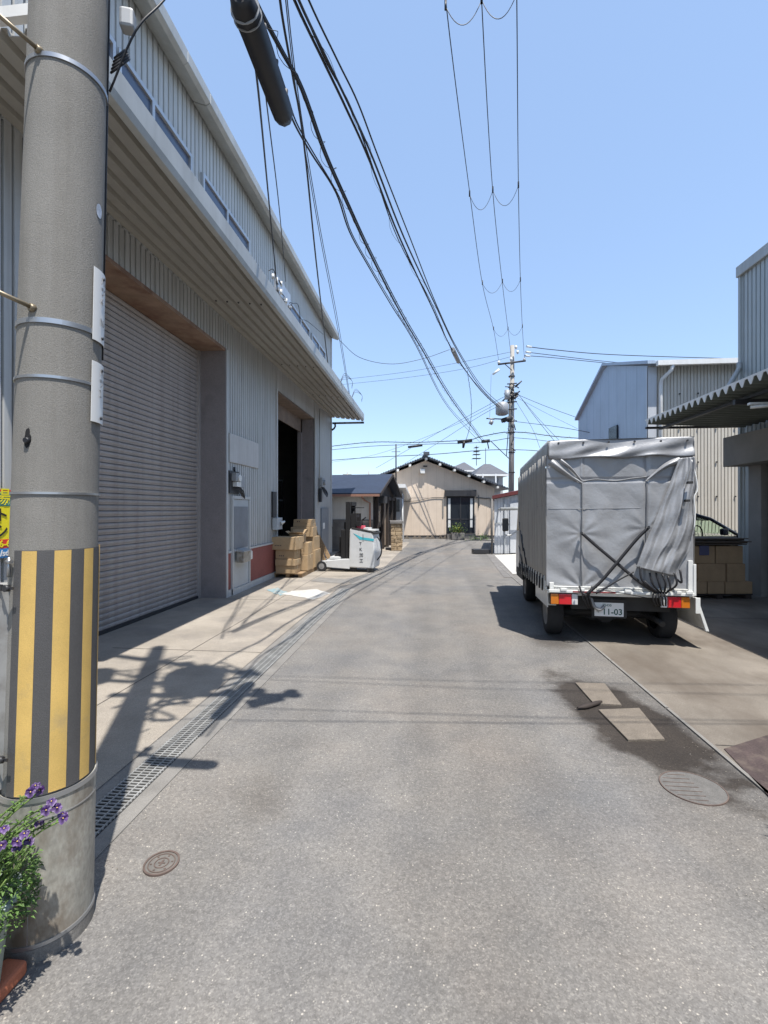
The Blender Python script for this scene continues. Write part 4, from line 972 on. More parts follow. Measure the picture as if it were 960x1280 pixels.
mb = MB(); mb.grid(flapfn, 90, 90); fl = mb.build('gathered_flap', M['tarp'], T, solid=.003)
mb = MB()
for (px, py, L_) in ((852, 606, .05), (849, 628, .045)):
    u, z = rear(px, py); mb.hexa([TT((u+a, -.165+b, z+c)) for c in (0, .025) for a, b in ((0, 0), (L_, 0), (L_*.9, .05), (0, .05))])
mb.build('torn_slit', M['chassis'], fl)
# white cord at the right edge
mb = MB(); mb.tube(smoothpath([TT((rear(px, py, -.06)[0]+.01, -.07, rear(px, py, -.06)[1])) for px, py in ((863, 575), (868, 596), (870, 612), (866, 622), (867, 640), (866, 662))], 5), .008, 6); mb.build('cord', M['plate'], fl)
# cap
zc0 = 2.205
def capf(a, b):
    u = -HW-.015 + (2*HW+.03)*a; z = 2.42 - (.215)*b
    d = .02 + .028*b + .016*b*math.sin(a*23+b*4)+.012*math.sin(a*9+3*b) + .012*math.sin(b*9+a*14)*b
    z += -.012*math.sin(a*15)*b + .01*a
    return TT((u, -d, z))
mb = MB(); mb.grid(capf, 80, 14); cap = mb.build('cap_valance', M['tarp'], T, solid=.003)
mb = MB(); mb.grid(lambda a, b: TT((-HW-.015-.006*math.sin(a*40)*b, -.03+(BL+.06)*a, 2.42-(.20)*b)), 60, 4); mb.build('cap_valance', M['tarp_s'], T, solid=.003)
mb = MB(); mb.grid(lambda a, b: TT((HW+.015, -.03+(BL+.06)*a, 2.42-(.20)*b)), 40, 4); mb.build('cap_valance', M['tarp_s'], T, solid=.003)
mb = MB(); mb.grid(lambda a, b: TT((-HW-.015+(2*HW+.03)*a, -.03+(BL+.06)*b, 2.42+(.04*math.sin(a*PI) - .012*math.sin(b*PI*5)**2)*min(1, b*5) + .01*a)), 24, 40); mb.build('roof_sheet', M['tarp'], T)
mb = MB()
for k in range(6): 
    u = -HW+.1+k*.28; mb.tube([TT((u, -.035, 2.385)), TT((u, -.045, 2.385))], .012, 8)
mb.build('eyelet', M['dark'], cap)
# side curtains with pleats
def side(sg):
    def fn(a, b):
        v = BL*a; z = ZB + (2.25-ZB)*b
        d = .065*abs(math.sin(v*11+.7*math.sin(v*7)+.15*z))**.45*(.45+.55*b)+.010*math.sin(v*61+z)
        return TT((sg*(HW+.006+d*.8), v, z))
    mb = MB(); mb.grid(fn, 200, 8); return mb.build('side_curtain', M['tarp_s'], T, solid=.003)
sdl = side(-1); side(1)
mb = MB(); mb.tube([TT((-HW-.035, BL*k/20, 1.66+.0*k)) for k in range(21)], .004, 5); mb.build('stitched_seam', M['seam'], sdl)
mb = MB()
for (v0, z0, v1, z1) in ((2.72, 1.50, 1.45, .62), (2.72, 1.05, 2.0, .66), (2.70, 1.50, 2.1, 1.0)):
    mb.tube([TT((-HW-.04, v0, z0)), TT((-HW-.045, v1, z1))], .011, 6)
mb.build('rope', M['strap'], sdl)
mb = MB(); mb.grid(lambda a, b: TT((-HW+2*HW*a, BL, ZB+(2.42-ZB)*b)), 2, 2); mb.build('front_curtain', M['tarp_s'], T)
# bed
mb = MB(T=TT); mb.box(-HW+.01, HW-.01, .0, BL, .58, .64); mb.box(-HW-.02, -HW+.02, -.0, BL, .60, .645); mb.box(HW-.02, HW+.02, .0, BL, .60, .645)
bed = mb.build('bed', M['twhite'], T, bevel=.005)
mb = MB(T=TT); zt = ZB+.01
mb.box(-HW, -HW+.05, -.035, .01, .655, zt+.04); mb.box(HW-.05, HW, -.035, .01, .655, 1.02); mb.box(HW-.0, HW+.03, -.045, -.02, .62, .98)
mb.box(-HW+.051, HW-.051, -.022, .0, .66, zt); mb.box(-HW+.051, HW-.051, -.036, -.0221, zt-.035, zt+.0); mb.box(-HW+.051, HW-.051, -.036, -.0221, .66, .69)
mb.build('tailgate', M['twhite'], T, bevel=.004)
mb = MB(T=TT); mb.box(-HW-.01, HW+.01, -.05, .01, .615, .652)
mb.build('rear_sill', M['twhite'], T, bevel=.006)
mb = MB(T=TT)
for u in (-.66, -.46, -.30, .05, .40, .58, .70): mb.box(u, u+.07, -.065, -.037, .64, .672); 
mb.build('hinge', M['twhite'], T, bevel=.004)
mb = MB(T=TT); mb.box(-.52, -.05, -.058, -.050, .625, .64); mb.build('reflector_strip', mat('dull_red', (.25, .05, .05), .5), T)
# side gate lowered at right, left gate up
mb = MB(T=TT); mb.hexa([(HW+.02, .02, .60), (HW+.04, .02, .60), (HW+.16, .02, .24), (HW+.13, .02, .24), (HW+.02, BL-.1, .60), (HW+.04, BL-.1, .60), (HW+.16, BL-.1, .24), (HW+.13, BL-.1, .24)])
sg = mb.build('side_gate', M['twhite'], T, bevel=.004)
mb = MB(T=TT); mb.hexa([(HW+.022, -.03, .60), (HW+.05, -.03, .60), (HW+.17, -.03, .22), (HW+.135, -.03, .22), (HW+.022, .018, .60), (HW+.05, .018, .60), (HW+.17, .018, .22), (HW+.135, .018, .22)]); mb.box(HW+.02, HW+.07, -.05, -.03, .42, .60)
mb.build('gate_latch', M['twhite'], sg, bevel=.004)
mb = MB(T=TT); mb.box(-HW-.035, -HW-.02, .02, BL-.05, .64, ZB+.06)
for k in range(12): mb.box(-HW-.045, -HW-.036, .1+k*.22, .13+k*.22, .60, .80)
mb.build('side_gate', M['twhite'], T)
# hooks and rubber bands along the left lower edge
mb = MB()
for k in range(12):
    v = .12+k*.22; mb.tube([TT((-HW-.045, v, ZB+.12)), TT((-HW-.055, v+.03, .62)), TT((-HW-.05, v+.07, ZB+.08))], .010, 5)
mb.build('rubber_band', M['strap'], T)
# lights
def lampset(x0, s_):
    t = MB(T=TT); z0, z1 = .475, .60
    t.box(min(x0, x0+s_*.305)-.005, max(x0, x0+s_*.305)+.005, -.005, .05, z0-.006, z1+.006); h = t.build('tail_light', M['chassis'], T)
    for nm, a, b, m in (('amber_lens', 0, .09, 'amb_l'), ('red_lens', .092, .235, 'red_l'), ('clear_lens', .237, .305, 'clr_l')):
        q = MB(T=TT); q.box(min(x0+s_*a, x0+s_*b), max(x0+s_*a, x0+s_*b), -.032, -.0051, z0, z1); q.build(nm, M[m], h, bevel=.006)
lampset(-HW+.015, 1); lampset(HW-.03, -1)
mb = MB(T=TT); mb.box(-HW, -HW+.10, .1, .35, .44, .60); mb.box(-HW-.01, -HW+.0, .06, 1.0, .42, .62); mb.build('mud_guard', M['twhite'], T, bevel=.006)
# number plate
pu0, pz1 = rear(743, 755, .06); pu1, pz0 = rear(777, 771, .06)
pz1 -= 0; mb = MB(T=TT); mb.box(pu0, pu0+.325, .055, .06, pz0, pz0+.162); npl = mb.build('number_plate', M['plate'], T, bevel=.003)
UX = (TT((1, 0, 0))-TT((0, 0, 0))); og = TT((pu0+.085, .0545, pz0+.022))
text_mb('11-03', .098, UX, (0, 0, 1), og, depth=.002, bold=.0015).build('lettering', M['green_i'], npl)
text_mb('な', .04, UX, (0, 0, 1), TT((pu0+.02, .0545, pz0+.045)), depth=.002).build('lettering', M['green_i'], npl)
text_mb('四430', .04, UX, (0, 0, 1), TT((pu0+.09, .0545, pz0+.118)), depth=.002).build('lettering', M['green_i'], npl)
mb = MB(T=TT); mb.box(pu0-.03, pu0+.36, .061, .09, pz0-.02, pz0+.20); mb.box(-.5, .6, .12, .18, .40, .50)
for u in (-.32, .26): mb.box(u, u+.07, .2, 3.6, .40, .575)
mb.box(-HW+.04, HW-.04, .1, .16, .50, .578)
mb.build('chassis', M['chassis'], T)
mb = MB(T=TG); mb.tube([Vector((-.15, .75, .42)), Vector((.25, .75, .42))], .2, 16)
mb.tube([Vector((-.1, .62, .36)), Vector((-.1, .72, .36))], .2, 24)
mb.build('spare_wheel', M['tyre'], T)
mb = MB(T=TG); mb.tube([(.15, .9, .3), (.42, .5, .30), (.50, .28, .27), (.52, .12, .25)], .035, 10); mb.build('exhaust_pipe', M['chassis'], T)
mb = MB(T=TG); mb.box(-.52, .50, 1.0, 2.6, .22, .5); mb.box(.15, .5, .75, 1.3, .2, .5); mb.build('undertray_filler', M['chassis'], T)  # black boxes added to keep the underside dark and hide sunlit ground
mb = MB(T=TG); mb.tube(smoothpath([(-.30, .03, .55), (-.26, .02, .45), (-.20, .02, .42), (-.15, .03, .46)], 5), .018, 8); mb.build('tow_hook', M['rim'], T)
mb = MB(T=TG); mb.box(-.66, -.38, .72, .74, .18, .5); mb.box(.40, .70, .74, .76, .18, .5); mb.build('mud_flap', M['chassis'], T)
# wheels
def wheel(u0, u1, v, R=.285, n=28, parent=T, TF=TG, rimm='rim'):
    t = MB(); k = 1 if u1 > u0 else -1; w_ = abs(u1-u0)
    prof = [(u0, R*.62), (u0, R*.93), (u0+k*w_*.12, R), (u0+k*w_*.88, R), (u1, R*.93), (u1, R*.62)]
    ring3 = []
    for uu, rr in prof: ring3.append([t.a(TF(Vector((uu, v+rr*math.cos(2*PI*j/n), R+rr*math.sin(2*PI*j/n))))) for j in range(n)])
    for i in range(len(prof)-1):
        for j in range(n): t.fi([ring3[i][j], ring3[i][(j+1) % n], ring3[i+1][(j+1) % n], ring3[i+1][j]], 0, True)
    ty = t.build('wheel', M['tyre'], parent)
    q = MB(); prof = [(u1-k*.015, R*.66), (u1-k*.0, R*.60), (u1-k*w_*.35, R*.5), (u1-k*w_*.3, R*.22), (u1-k*.02, R*.2), (u1-k*.02, 0.001)]; ring3 = []
    for uu, rr in prof: ring3.append([q.a(TF(Vector((uu, v+rr*math.cos(2*PI*j/n), R+rr*math.sin(2*PI*j/n))))) for j in range(n)])
    for i in range(len(prof)-1):
        for j in range(n): q.fi([ring3[i][j], ring3[i][(j+1) % n], ring3[i+1][(j+1) % n], ring3[i+1][j]], 0, True)
    q.build('rim', M[rimm], ty); return ty
wheel(-.56, -.74, .52); wheel(.56, .74, .52); wheel(-.54, -.72, 2.75); wheel(.54, .72, 2.75)
mb = MB(T=TG); mb.tube([(-.6, .52, .285), (.6, .52, .285)], .05, 8); mb.tube([(0, .52, .285), (0, .521, .285)], .13, 10); mb.build('axle', M['chassis'], T)
# cab
mb = MB(T=TT); V0 = BL+.07
prof = [(V0, .50), (V0, 1.93), (V0+.55, 2.0), (V0+.78, 1.92), (V0+1.12, 1.32), (V0+1.20, .95), (V0+1.22, .45)]
mb.prism([(-.735, a, b) for a, b in prof], (1.47, 0, 0)); cab = mb.build('cab', M['twhite'], T, bevel=.03)
for s_ in (-1, 1):
    mb = MB(T=TT); x = s_*.737
    mb.prism([(x, V0+.14, 1.32), (x, V0+.14, 1.82), (x, V0+.66, 1.82), (x, V0+.98, 1.32)], (s_*.006, 0, 0)); mb.build('side_window', M['glass'], cab)
    mb = MB(T=TT); mb.box(min(x, x+s_*.012), max(x, x+s_*.012), V0+.12, V0+.22, 1.10, 1.14); mb.build('door_handle', M['chassis'], cab)
mb = MB(T=TT); mb.box(-.75, -.72, V0+.0, V0+.95, .44, .60); mb.box(.72, .75, V0, V0+.95, .44, .60); mb.build('step_panel', M['chassis'], cab)
mb = MB(T=TT); mb.prism([(-.66, V0+.80, 1.90), (-.66, V0+1.13, 1.34), (.66, V0+1.13, 1.34), (.66, V0+.80, 1.90)], (0, .012, .008)); mb.build('windscreen', M['glass'], cab)
mb = MB(T=TT)
mb.box(-1.02, -.90, V0+.97, V0+1.02, 1.30, 1.56); mr = mb.build('wing_mirror', M['chassis'], T, bevel=.02)
mb = MB(T=TT); mb.box(-1.01, -.91, V0+.962, V0+.969, 1.32, 1.54); mb.build('mirror_glass', M['glass'], mr)
mb = MB(); mb.tube(smoothpath([TT((-.74, V0+1.0, 1.30)), TT((-.86, V0+1.04, 1.22)), TT((-.97, V0+1.03, 1.23)), TT((-.97, V0+1.02, 1.31))], 5), .014, 6); mb.build('mirror_arm', M['plate'], mr)
# straps
def strap(pts, w_, v0=-.10, vend=None):
    b = MB(); ribbon(b, [rear(*p, v0) for p in pts], w_, v0); o = b.build('strap', M['strap'], T, solid=.006, normals=False); return o
strap([(727, 666), (745, 682), (770, 703), (800, 728), (822, 742)], .035, -.085)
strap([(811, 659), (795, 675), (770, 705), (750, 728), (733, 743)], .035, -.11)
strap([(792, 715), (770, 727), (745, 742)], .016, -.10)
mb = MB(); r = random.Random(8)
def rp(px, py, v): u, z = rear(px, py, v); return TT((u, v, z))
for (x0, y0, x1, y1, x2, y2) in ((800, 708, 803, 726, 822, 742), (812, 716, 816, 730, 826, 742), (820, 716, 824, 730, 828, 742), (828, 718, 832, 730, 830, 742), (835, 720, 838, 735, 832, 742), (843, 716, 846, 730, 838, 738), (805, 726, 815, 735, 824, 742), (724, 732, 728, 742, 738, 748), (740, 733, 738, 740, 733, 746), (850, 712, 852, 728, 846, 724)):
    mb.tube(smoothpath([rp(x0, y0, -.10), rp(x1, y1, -.12), rp(x2, y2, -.07)], 5), .011, 6)
for k in range(5): mb.tube(smoothpath([rp(818+3*k, 740, -.08), rp(816+4*k, 748, -.1), rp(820+3*k, 757, -.03)], 4), .010, 5)
for k in range(3): mb.tube(smoothpath([rp(728+4*k, 742, -.08), rp(730+4*k, 750, -.09), rp(736+2*k, 760, -.02)], 4), .010, 5)
mb.tube(smoothpath([rp(745, 737, -.09), rp(775, 741, -.1), rp(812, 748, -.06)], 5), .005, 5)
mb.build('rubber_band', M['strap'], T)
mb = MB(); mb.tube([rp(727, 666, -.05), rp(727, 666, -.11)], .016, 8); mb.tube([rp(811, 659, -.05), rp(811, 659, -.13)], .016, 8); mb.build('tie_eyelet', M['dark'], T)

# ================================================================ FORKLIFT (own frame: u forward, v left side away from the camera)
fa = gp(403, 714.3); fb = gp(464, 716); dv = (fa-fb); dv.z = 0; FRZ = math.atan2(dv.y, dv.x)
fo = fb; MF = Matrix.Translation(fo) @ Matrix.Rotation(FRZ, 4, 'Z'); FT = lambda p: MF @ Vector(p); L0 = dv.length
T = thing('forklift', 'white battery reach forklift with cyan stripe parked outside the warehouse corner', 'forklift', fo, FRZ)
# v negative = away from the camera
W_ = -.72
mb = MB(T=FT); bl = L0*.44
prof = [(-.06, .10), (-.10, .5), (-.04, 1.02), (.05, 1.03), (bl-.02, 1.12), (bl, 1.06), (bl+.02, .12)]
mb.prism([(a, 0, b) for a, b in prof], (0, W_, 0)); body = mb.build('body', M['fwhite'], T, bevel=.03)
mb = MB(T=FT); mb.prism([(-.09, .004, 1.0), (-.02, .004, 1.05), (bl-.05, .004, 1.14), (bl-.05, .004, 1.11), (.0, .004, 1.01), (-.08, .004, .97)], (0, W_-.008, 0)); mb.build('top_rim', M['chassis'], body)
mb = MB(T=FT); mb.prism([(-.065, 0.002, .80), (-.075, .002, .86), (.25, .002, .90), (bl-.10, .002, 1.0), (.3, .002, .84)], (0, .003, 0)); mb.build('stripe', M['cyan'], body)
mb = MB(T=FT); mb.box(.20, .225, .002, .005, .80, .97); mb.build('badge', M['trans'], body)
ux = (FT((-1, 0, 0))-FT((0, 0, 0))); z = .70
for ch in 'TK加工':
    text_mb(ch, .105, ux, (0, 0, 1), FT((.31, .004, z)), depth=.003, bold=.001).build('lettering', M['dark'], body); z -= .145
mb = MB(T=FT); mb.box(-.08, .12, -.55, -.1, 1.05, 1.09); mb.box(.12, .35, -.6, -.2, 1.07, 1.13); mb.build('cloth_pile', M['porc'], T)
mb = MB(T=FT); mb.box(.25, .42, -.3, -.15, 1.11, 1.18); mb.rbox((.33, -.4, 1.13), .14, .1, .05, .4); mb.build('glove', mat('pink_red', (.6, .08, .12), .6), T)
# straddle legs
for v0 in (0, W_+.14):
    mb = MB(T=FT); mb.prism([(bl, v0, .08), (bl, v0, .34), (bl+.15, v0, .33), (L0+.02, v0, .27), (L0+.10, v0, .2), (L0+.06, v0, .12)], (0, .12 if v0 else -.12, 0)); lg = mb.build('straddle_leg', M['fwhite'], T, bevel=.012)
    s_ = -1 if v0 == 0 else 1
    q = MB(T=FT); vv = .012 if v0 == 0 else v0
    q.tube([(L0+.02, vv, .135), (L0+.02, vv-.11, .135)], .135, 20); ww = q.build('wheel', M['tyre'], T)
    q = MB(T=FT); q.tube([(L0+.02, vv+.004, .135), (L0+.02, vv-.114, .135)], .075, 16); q.tube([(L0+.02, vv+.01, .135), (L0+.02, vv-.12, .135)], .03, 10); q.build('rim', M['rim'], ww)
mb = MB(T=FT); mb.box(bl+.08, L0-.15, -.5, -.14, .30, .37); mb.build('fork_carriage', M['fwhite'], T, bevel=.01)
# mast
mx = bl+.01
for v0 in (-.10, -.56):
    mb = MB(T=FT); mb.box(mx, mx+.12, v0, v0-.09, .12, 1.80); mb.box(mx-.16, mx-.02, v0-.01, v0-.05, .12, 1.50); mb.build('mast_rail', M['black'], T)
mb = MB(T=FT); mb.box(mx-.02, mx+.07, -.66, -.18, 1.70, 1.80); mb.box(mx, mx+.05, -.66, -.18, 1.0, 1.05); mb.box(mx, mx+.05, -.66, -.18, .35, .42); mb.tube([(mx+.03, -.48, .2), (mx+.03, -.48, 1.55)], .04, 8)
mb.box(mx-.32, mx+.0, -.3, -.26, 1.64, 1.66); mb.box(mx-.14, mx-.02, -.5, -.15, 1.40, 1.47)
mb.build('mast_frame', M['black'], T)
mb = MB(T=FT); mb.box(mx+.02, mx+.06, -.115, -.118, 1.25, 1.5); mb.box(mx+.0, mx+.07, -.115, -.118, .88, 1.02); mb.build('label_strip', M['plate'], T)
mb = MB(T=FT); mb.box(mx+.08, mx+.12, -.6, -.2, .2, .62)
for v0 in (-.3, -.62): mb.box(mx+.12, mx+.75, v0, v0-.09, .13, .17)
mb.build('fork', M['black'], T)
mb = MB(T=FT); mb.box(mx+.125, mx+.26, -.62, -.12, .34, 1.08); mb.box(mx+.26, mx+.34, -.6, -.25, .45, .9); mb.box(mx+.13, mx+.2, -.66, -.22, 1.08, 1.28); mb.build('reach_carriage', M['black'], T, bevel=.02)
mb = MB()
for k in range(5): mb.tube(smoothpath([FT((mx+.08, -.15-.1*k, .35+.1*k)), FT((mx+.20, -.2, .55+.05*k)), FT((mx+.05, -.25, .80+.04*k))], 4), .014, 5)
mb.tube(smoothpath([FT((-.09, -.3, .9)), FT((-.2, -.3, .7)), FT((-.2, -.25, .45)), FT((-.1, -.25, .3))], 5), .018, 6)
mb.tube([FT((mx+.1, -.3, .62)), FT((mx+.45, -.35, .42)), FT((mx+.5, -.35, .3))], .03, 6); mb.tube([FT((mx+.35, -.3, .30)), FT((mx+.35, -.42, .30))], .16, 16)
mb.build('hose', M['cable'], T)
mb = MB(T=FT); mb.box(.3, .42, -.08, -.2, 1.18, 1.30); mb.tube([(.36, -.5, 1.15), (.36, -.5, 1.32)], .02, 6); mb.tube([(.36, -.5, 1.32), (.26, -.5, 1.40)], .02, 6); mb.build('control_lever', M['black'], T)
mb = MB(T=FT); mb.box(-.04, .12, -.01, -.13, .01, .13); mb.box(bl-.15, bl, -.05, -.15, .02, .13); mb.build('drive_wheel', M['tyre'], T)
# junk behind the forklift
for i, (px, lean, h, lab) in enumerate(((402, .30, .95, 'rough timber board leaning by the warehouse corner, left of the forklift mast'), (410, .42, .80, 'shorter plank leaning between the timber board and the forklift mast'))):
    a = pz(px, 690, 14.8); a.z = .01; mb = MB(); d_ = cw(-lean, .1)
    q = cw(.13, 0); mb.hexa([a, a+q, a+q+Vector((0, .05, 0)), a+Vector((0, .05, 0)), a+d_+Vector((0, 0, h)), a+q+d_+Vector((0, 0, h)), a+q+d_+Vector((0, .05, h)), a+d_+Vector((0, .05, h))])
    base_obj(mb, 'leaning_board', M['wood'], lab, 'board', a)

# ================================================================ RIGHT BUILDING AND CANOPY
XR = 6.0; ZRf = 9.22; YR = cw((925-480)/FP*ZRf, ZRf).y
R = thing('workshop', 'tall grey green ribbed metal workshop at the right edge with corrugated canopy', 'workshop', (XR, 4, 0))
mb = MB(); yp0 = yx(937, XR); yp1 = yx(953, XR)
corr_wall(mb, (XR, YR), (XR, -4), (-1, 0, 0), 3.0, 6.15, .115, .03, 0); corr_wall(mb, (XR, YR), (XR, yp0), (-1, 0, 0), 0, 3.0, .14, .02, 0)
corr_wall(mb, (XR+.03, YR), (XR+9, YR), (0, 1, 0), 0, 6.15, .26, .03, 0)
corr_wall(mb, (XR+.03, -4), (XR+9, -4), (0, -1, 0), 0, 6.15, .26, .03, 0); corr_wall(mb, (XR+9, YR), (XR+9, -4), (1, 0, 0), 0, 6.15, .26, .03, 0)
mb.build('wall', M['rwall'], R, solid=.004)
mb = MB(); mb.box(XR-.06, XR+9.1, -4.1, YR+.06, 6.15, 6.36); mb.build('roof', M['gutter'], R, bevel=.01)
mb = MB(); mb.box(XR-.03, XR+.0, YR-.03, YR+.035, 0, 6.15); mb.build('corner_trim', M['rwall'], R)
mb = MB(); mb.box(XR-.02, XR+.3, yp1, yp0, 0, 2.6); mb.build('pillar', M['beam'], R)
mb = MB(); mb.box(XR+.05, XR+.25, -4, yp1-.1, 0, 2.7); mb.build('doorway_shade_slab', M['inner'], R)  # dark slab stands for the unlit inside of the opening
mb = MB(); xl = onx(0, 0, 1).x; mb.box(XR-.42, XR-.03, -4, YR-.16, 2.42, 2.98); mb.build('lintel', M['beam'], R, bevel=.01)
# canopy: corrugations across, wavy edge on the road side
XC = 4.2; pts = []; p_ = .177; y = YR-.08
zz = lambda x: 3.27 - .05*(x-XC)
ycan = []
while y > -1.0:
    for f, d in ((0, .09), (.16, .09), (.46, 0), (.58, 0), (.84, .09)): ycan.append((y-f*p_, d))
    y -= p_
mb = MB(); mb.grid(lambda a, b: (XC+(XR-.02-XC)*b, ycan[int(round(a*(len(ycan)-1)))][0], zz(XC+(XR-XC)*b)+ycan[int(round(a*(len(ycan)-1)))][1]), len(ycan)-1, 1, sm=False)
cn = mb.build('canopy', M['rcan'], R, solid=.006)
mb = MB()
for i in range(len(ycan)-1):
    (ya_, da_), (yb_, db_) = ycan[i], ycan[i+1]
    mb.hexa([(XC-.012, ya_, zz(XC)+da_-.012), (XC-.004, ya_, zz(XC)+da_-.012), (XC-.004, yb_, zz(XC)+db_-.012), (XC-.012, yb_, zz(XC)+db_-.012), (XC-.012, ya_, zz(XC)+.105), (XC-.004, ya_, zz(XC)+.105), (XC-.004, yb_, zz(XC)+.105), (XC-.012, yb_, zz(XC)+.105)])
mb.build('edge_closure', M['rcanw'], cn)
mb = MB(); mb.box(XC+.02, XR-.02, YR-.055, YR-.0, 3.20, 3.24); 
for yy in (7.2, 5.6, 4.0, 2.4): mb.box(XC+.1, XR-.02, yy, yy+.06, 3.10, 3.17)
mb.box(XC+.25, XC+.31, -.9, YR-.06, 3.175, 3.215)
mb.build('canopy_beam', M['dark'], cn)
mb = MB(); a = pz(938, 509, 6.35); b = pz(975, 500, 6.2); b.z = a.z; mb.tube([a, b], .022, 10); mb.box(min(a.x, b.x)-.02, max(a.x, b.x)+.02, a.y-.03, a.y+.03, a.z+.03, a.z+.06); mb.build('tube_lamp', M['porc'], cn)
mb = MB(); a = Vector((XR-.04, YR-.02, 4.35)); mb.tube([a+Vector((0, 0, .12)), a, pz(905, 492, 8.9)+Vector((0, 0, -.02)), pz(900, 496, 8.8)+Vector((0, 0, -.05))], .045, 10); mb.build('downpipe', M['gutter'], R)

# ================================================================ BLUE GREY WAREHOUSE
XG = 6.0; Yn = cw((810-480)/FP*13.2, 13.2).y; Yf = yx(723, XG); Yr = yx(757, XG)
zn = onx(810, 457, XG).z; zr = onx(757, 457, XG).z; zf = onx(723, 525, XG).z
G = thing('blue_warehouse', 'blue grey gabled warehouse with pale beige side wall, standing behind the truck', 'warehouse', (XG, (Yn+Yf)/2, 0))
mb = MB(); Lg = Yf-Yn
def gz(s_): y = Yn+s_; return zn+(zr-zn)*(y-Yn)/(Yr-Yn) if y < Yr else zr+(zf-zr)*(y-Yr)/(Yf-Yr)
corr_wall(mb, (XG, Yn), (XG, Yf), (-1, 0, 0), 0, gz, .75, .008, 0); mb.build('gable_wall', M['blueW'], G, solid=.004)
mb = MB(); Z_ = 0
for k in range(6):
    z0 = k*.95; z1 = min(zn, z0+.965)
    corr_wall(mb, (XG+.0, Yn-.015*(6-k)/6-.0), (XG+10, Yn-.015*(6-k)/6), (0, -1, 0), z0, z1, .088, .024, 0)
mb.build('side_wall', M['beigeW'], G, solid=.003)
mb = MB()
for k in range(1, 6):
    for j in range(20): mb.tube([(XG+.35+j*.48, Yn-.02, k*.95+.06), (XG+.35+j*.48, Yn-.05, k*.95+.06)], .022, 6)
mb.build('bolt_heads', M['dark'], G)
mb = MB()
for (ya_, za_, yb_, zb_) in ((Yn-.28, zn-.02, Yr, zr), (Yr, zr, Yf+.1, zf)):
    mb.hexa([(XG-.12, ya_, za_), (XG+10, ya_, za_), (XG+10, yb_, zb_), (XG-.12, yb_, zb_), (XG-.12, ya_, za_+.09), (XG+10, ya_, za_+.09), (XG+10, yb_, zb_+.09), (XG-.12, yb_, zb_+.09)])
rf = mb.build('roof', M['blueW'], G)
mb = MB(); mb.box(XG+.1, XG+10, Yn-.40, Yn-.281, zn-.10, zn+.03); mb.tube([(XG+.5, Yn-.34, zn-.1), (XG+.48, Yn-.32, zn-.22), (XG+.32, Yn-.12, zn-.42), (XG+.30, Yn-.10, zn-.6), (XG+.30, Yn-.10, .1)], .05, 10); mb.build('gutter', M['white'], G)
mb = MB(); mb.box(XG-.02, XG+.22, Yn-.045, Yn-.02, 0, zn-.05); mb.box(XG-.02, XG-.012+.0, Yn-.045, Yn+.02, 0, zn-.05); mb.build('corner_trim', M['shedw'], G)
mb = MB(); a = onx(763, 541, XG); b = onx(773, 537, XG); mb.box(XG-.06, XG-.02, b.y, a.y, 3.4, onx(768, 537, XG).z+.1); mb.build('window', M['glass'], G)

# ================================================================ CAR
CC = cw(6.55, 10.75); CRZ = A; MC = Matrix.Translation(CC) @ Matrix.Rotation(CRZ, 4, 'Z'); CT = lambda p: MC @ Vector(p)
T = thing('parked_car', 'dark blue black car parked sideways behind the brown boxes and truck', 'car', CC, CRZ)
prof = [(-1.75, .28), (-1.78, .75), (-1.68, .98), (-1.5, 1.38), (-1.3, 1.50), (-.6, 1.545), (.1, 1.52), (.45, 1.40), (1.0, 1.05), (1.45, .95), (1.72, .80), (1.76, .5), (1.72, .28)]
mb = MB(T=CT)
low = [p for p in prof if p[1] <= 1.06]; 
mb.prism([(a, -.74, b) for a, b in ((-1.75, .26), (-1.80, .72), (-1.72, 1.02), (1.02, 1.04), (1.45, .95), (1.72, .80), (1.76, .5), (1.72, .26))], (0, 1.48, 0)); bd = mb.build('body', M['carp'], T, bevel=.05)
ROT = [(-1.50, 1.38), (-1.3, 1.50), (-.6, 1.55), (.1, 1.525), (.42, 1.42)]
mb = MB(T=CT)
for s_ in (-1, 1):    # pillars and rails
    for seg_ in (((-1.68, .70, 1.02), (-1.5, .62, 1.40)), ((-1.5, .62, 1.40), (-1.3, .60, 1.49), (-.6, .59, 1.53), (.1, .60, 1.505), (.45, .62, 1.40), (1.02, .71, 1.04)), ((-.45, .70, 1.03), (-.45, .60, 1.52))):
        mb.tube([(a, s_*b, c) for a, b, c in seg_], .035, 8)
mb.prism([(a, -.60, b-.03) for a, b in ROT]+[(a, -.60, b-.06) for a, b in ROT[::-1]], (0, 1.2, 0))
mb.build('roof', M['carp'], T)
gm = bpy.data.materials.new('car_glass'); gm.use_nodes = True; b = gm.node_tree.nodes['Principled BSDF']; b.inputs['Base Color'].default_value = (.75, .95, .78, 1); b.inputs['Transmission Weight'].default_value = 1; b.inputs['Roughness'].default_value = .02; b.inputs['IOR'].default_value = 1.03
for s_ in (-1, 1):
    mb = MB(T=CT); q = .655*s_
    mb.face([(-1.45, .66*s_, 1.08), (-.5, .66*s_, 1.08), (-.5, .61*s_, 1.48), (-1.3, .61*s_, 1.46)]); mb.face([(-.40, .66*s_, 1.08), (.88, .68*s_, 1.09), (.42, .63*s_, 1.37), (.1, .61*s_, 1.47), (-.40, .61*s_, 1.48)])
    mb.build('side_window', gm, T)
mb = MB(T=CT); mb.face([(.48, -.60, 1.39), (1.0, -.69, 1.06), (1.0, .69, 1.06), (.48, .60, 1.39)]); mb.build('windscreen', gm, T)
mb = MB(T=CT); mb.rbox((.62, -.80, 1.06), .12, .14, .14, 0); mb.build('wing_mirror', M['carp'], T, bevel=.03)
mb = MB(T=CT)
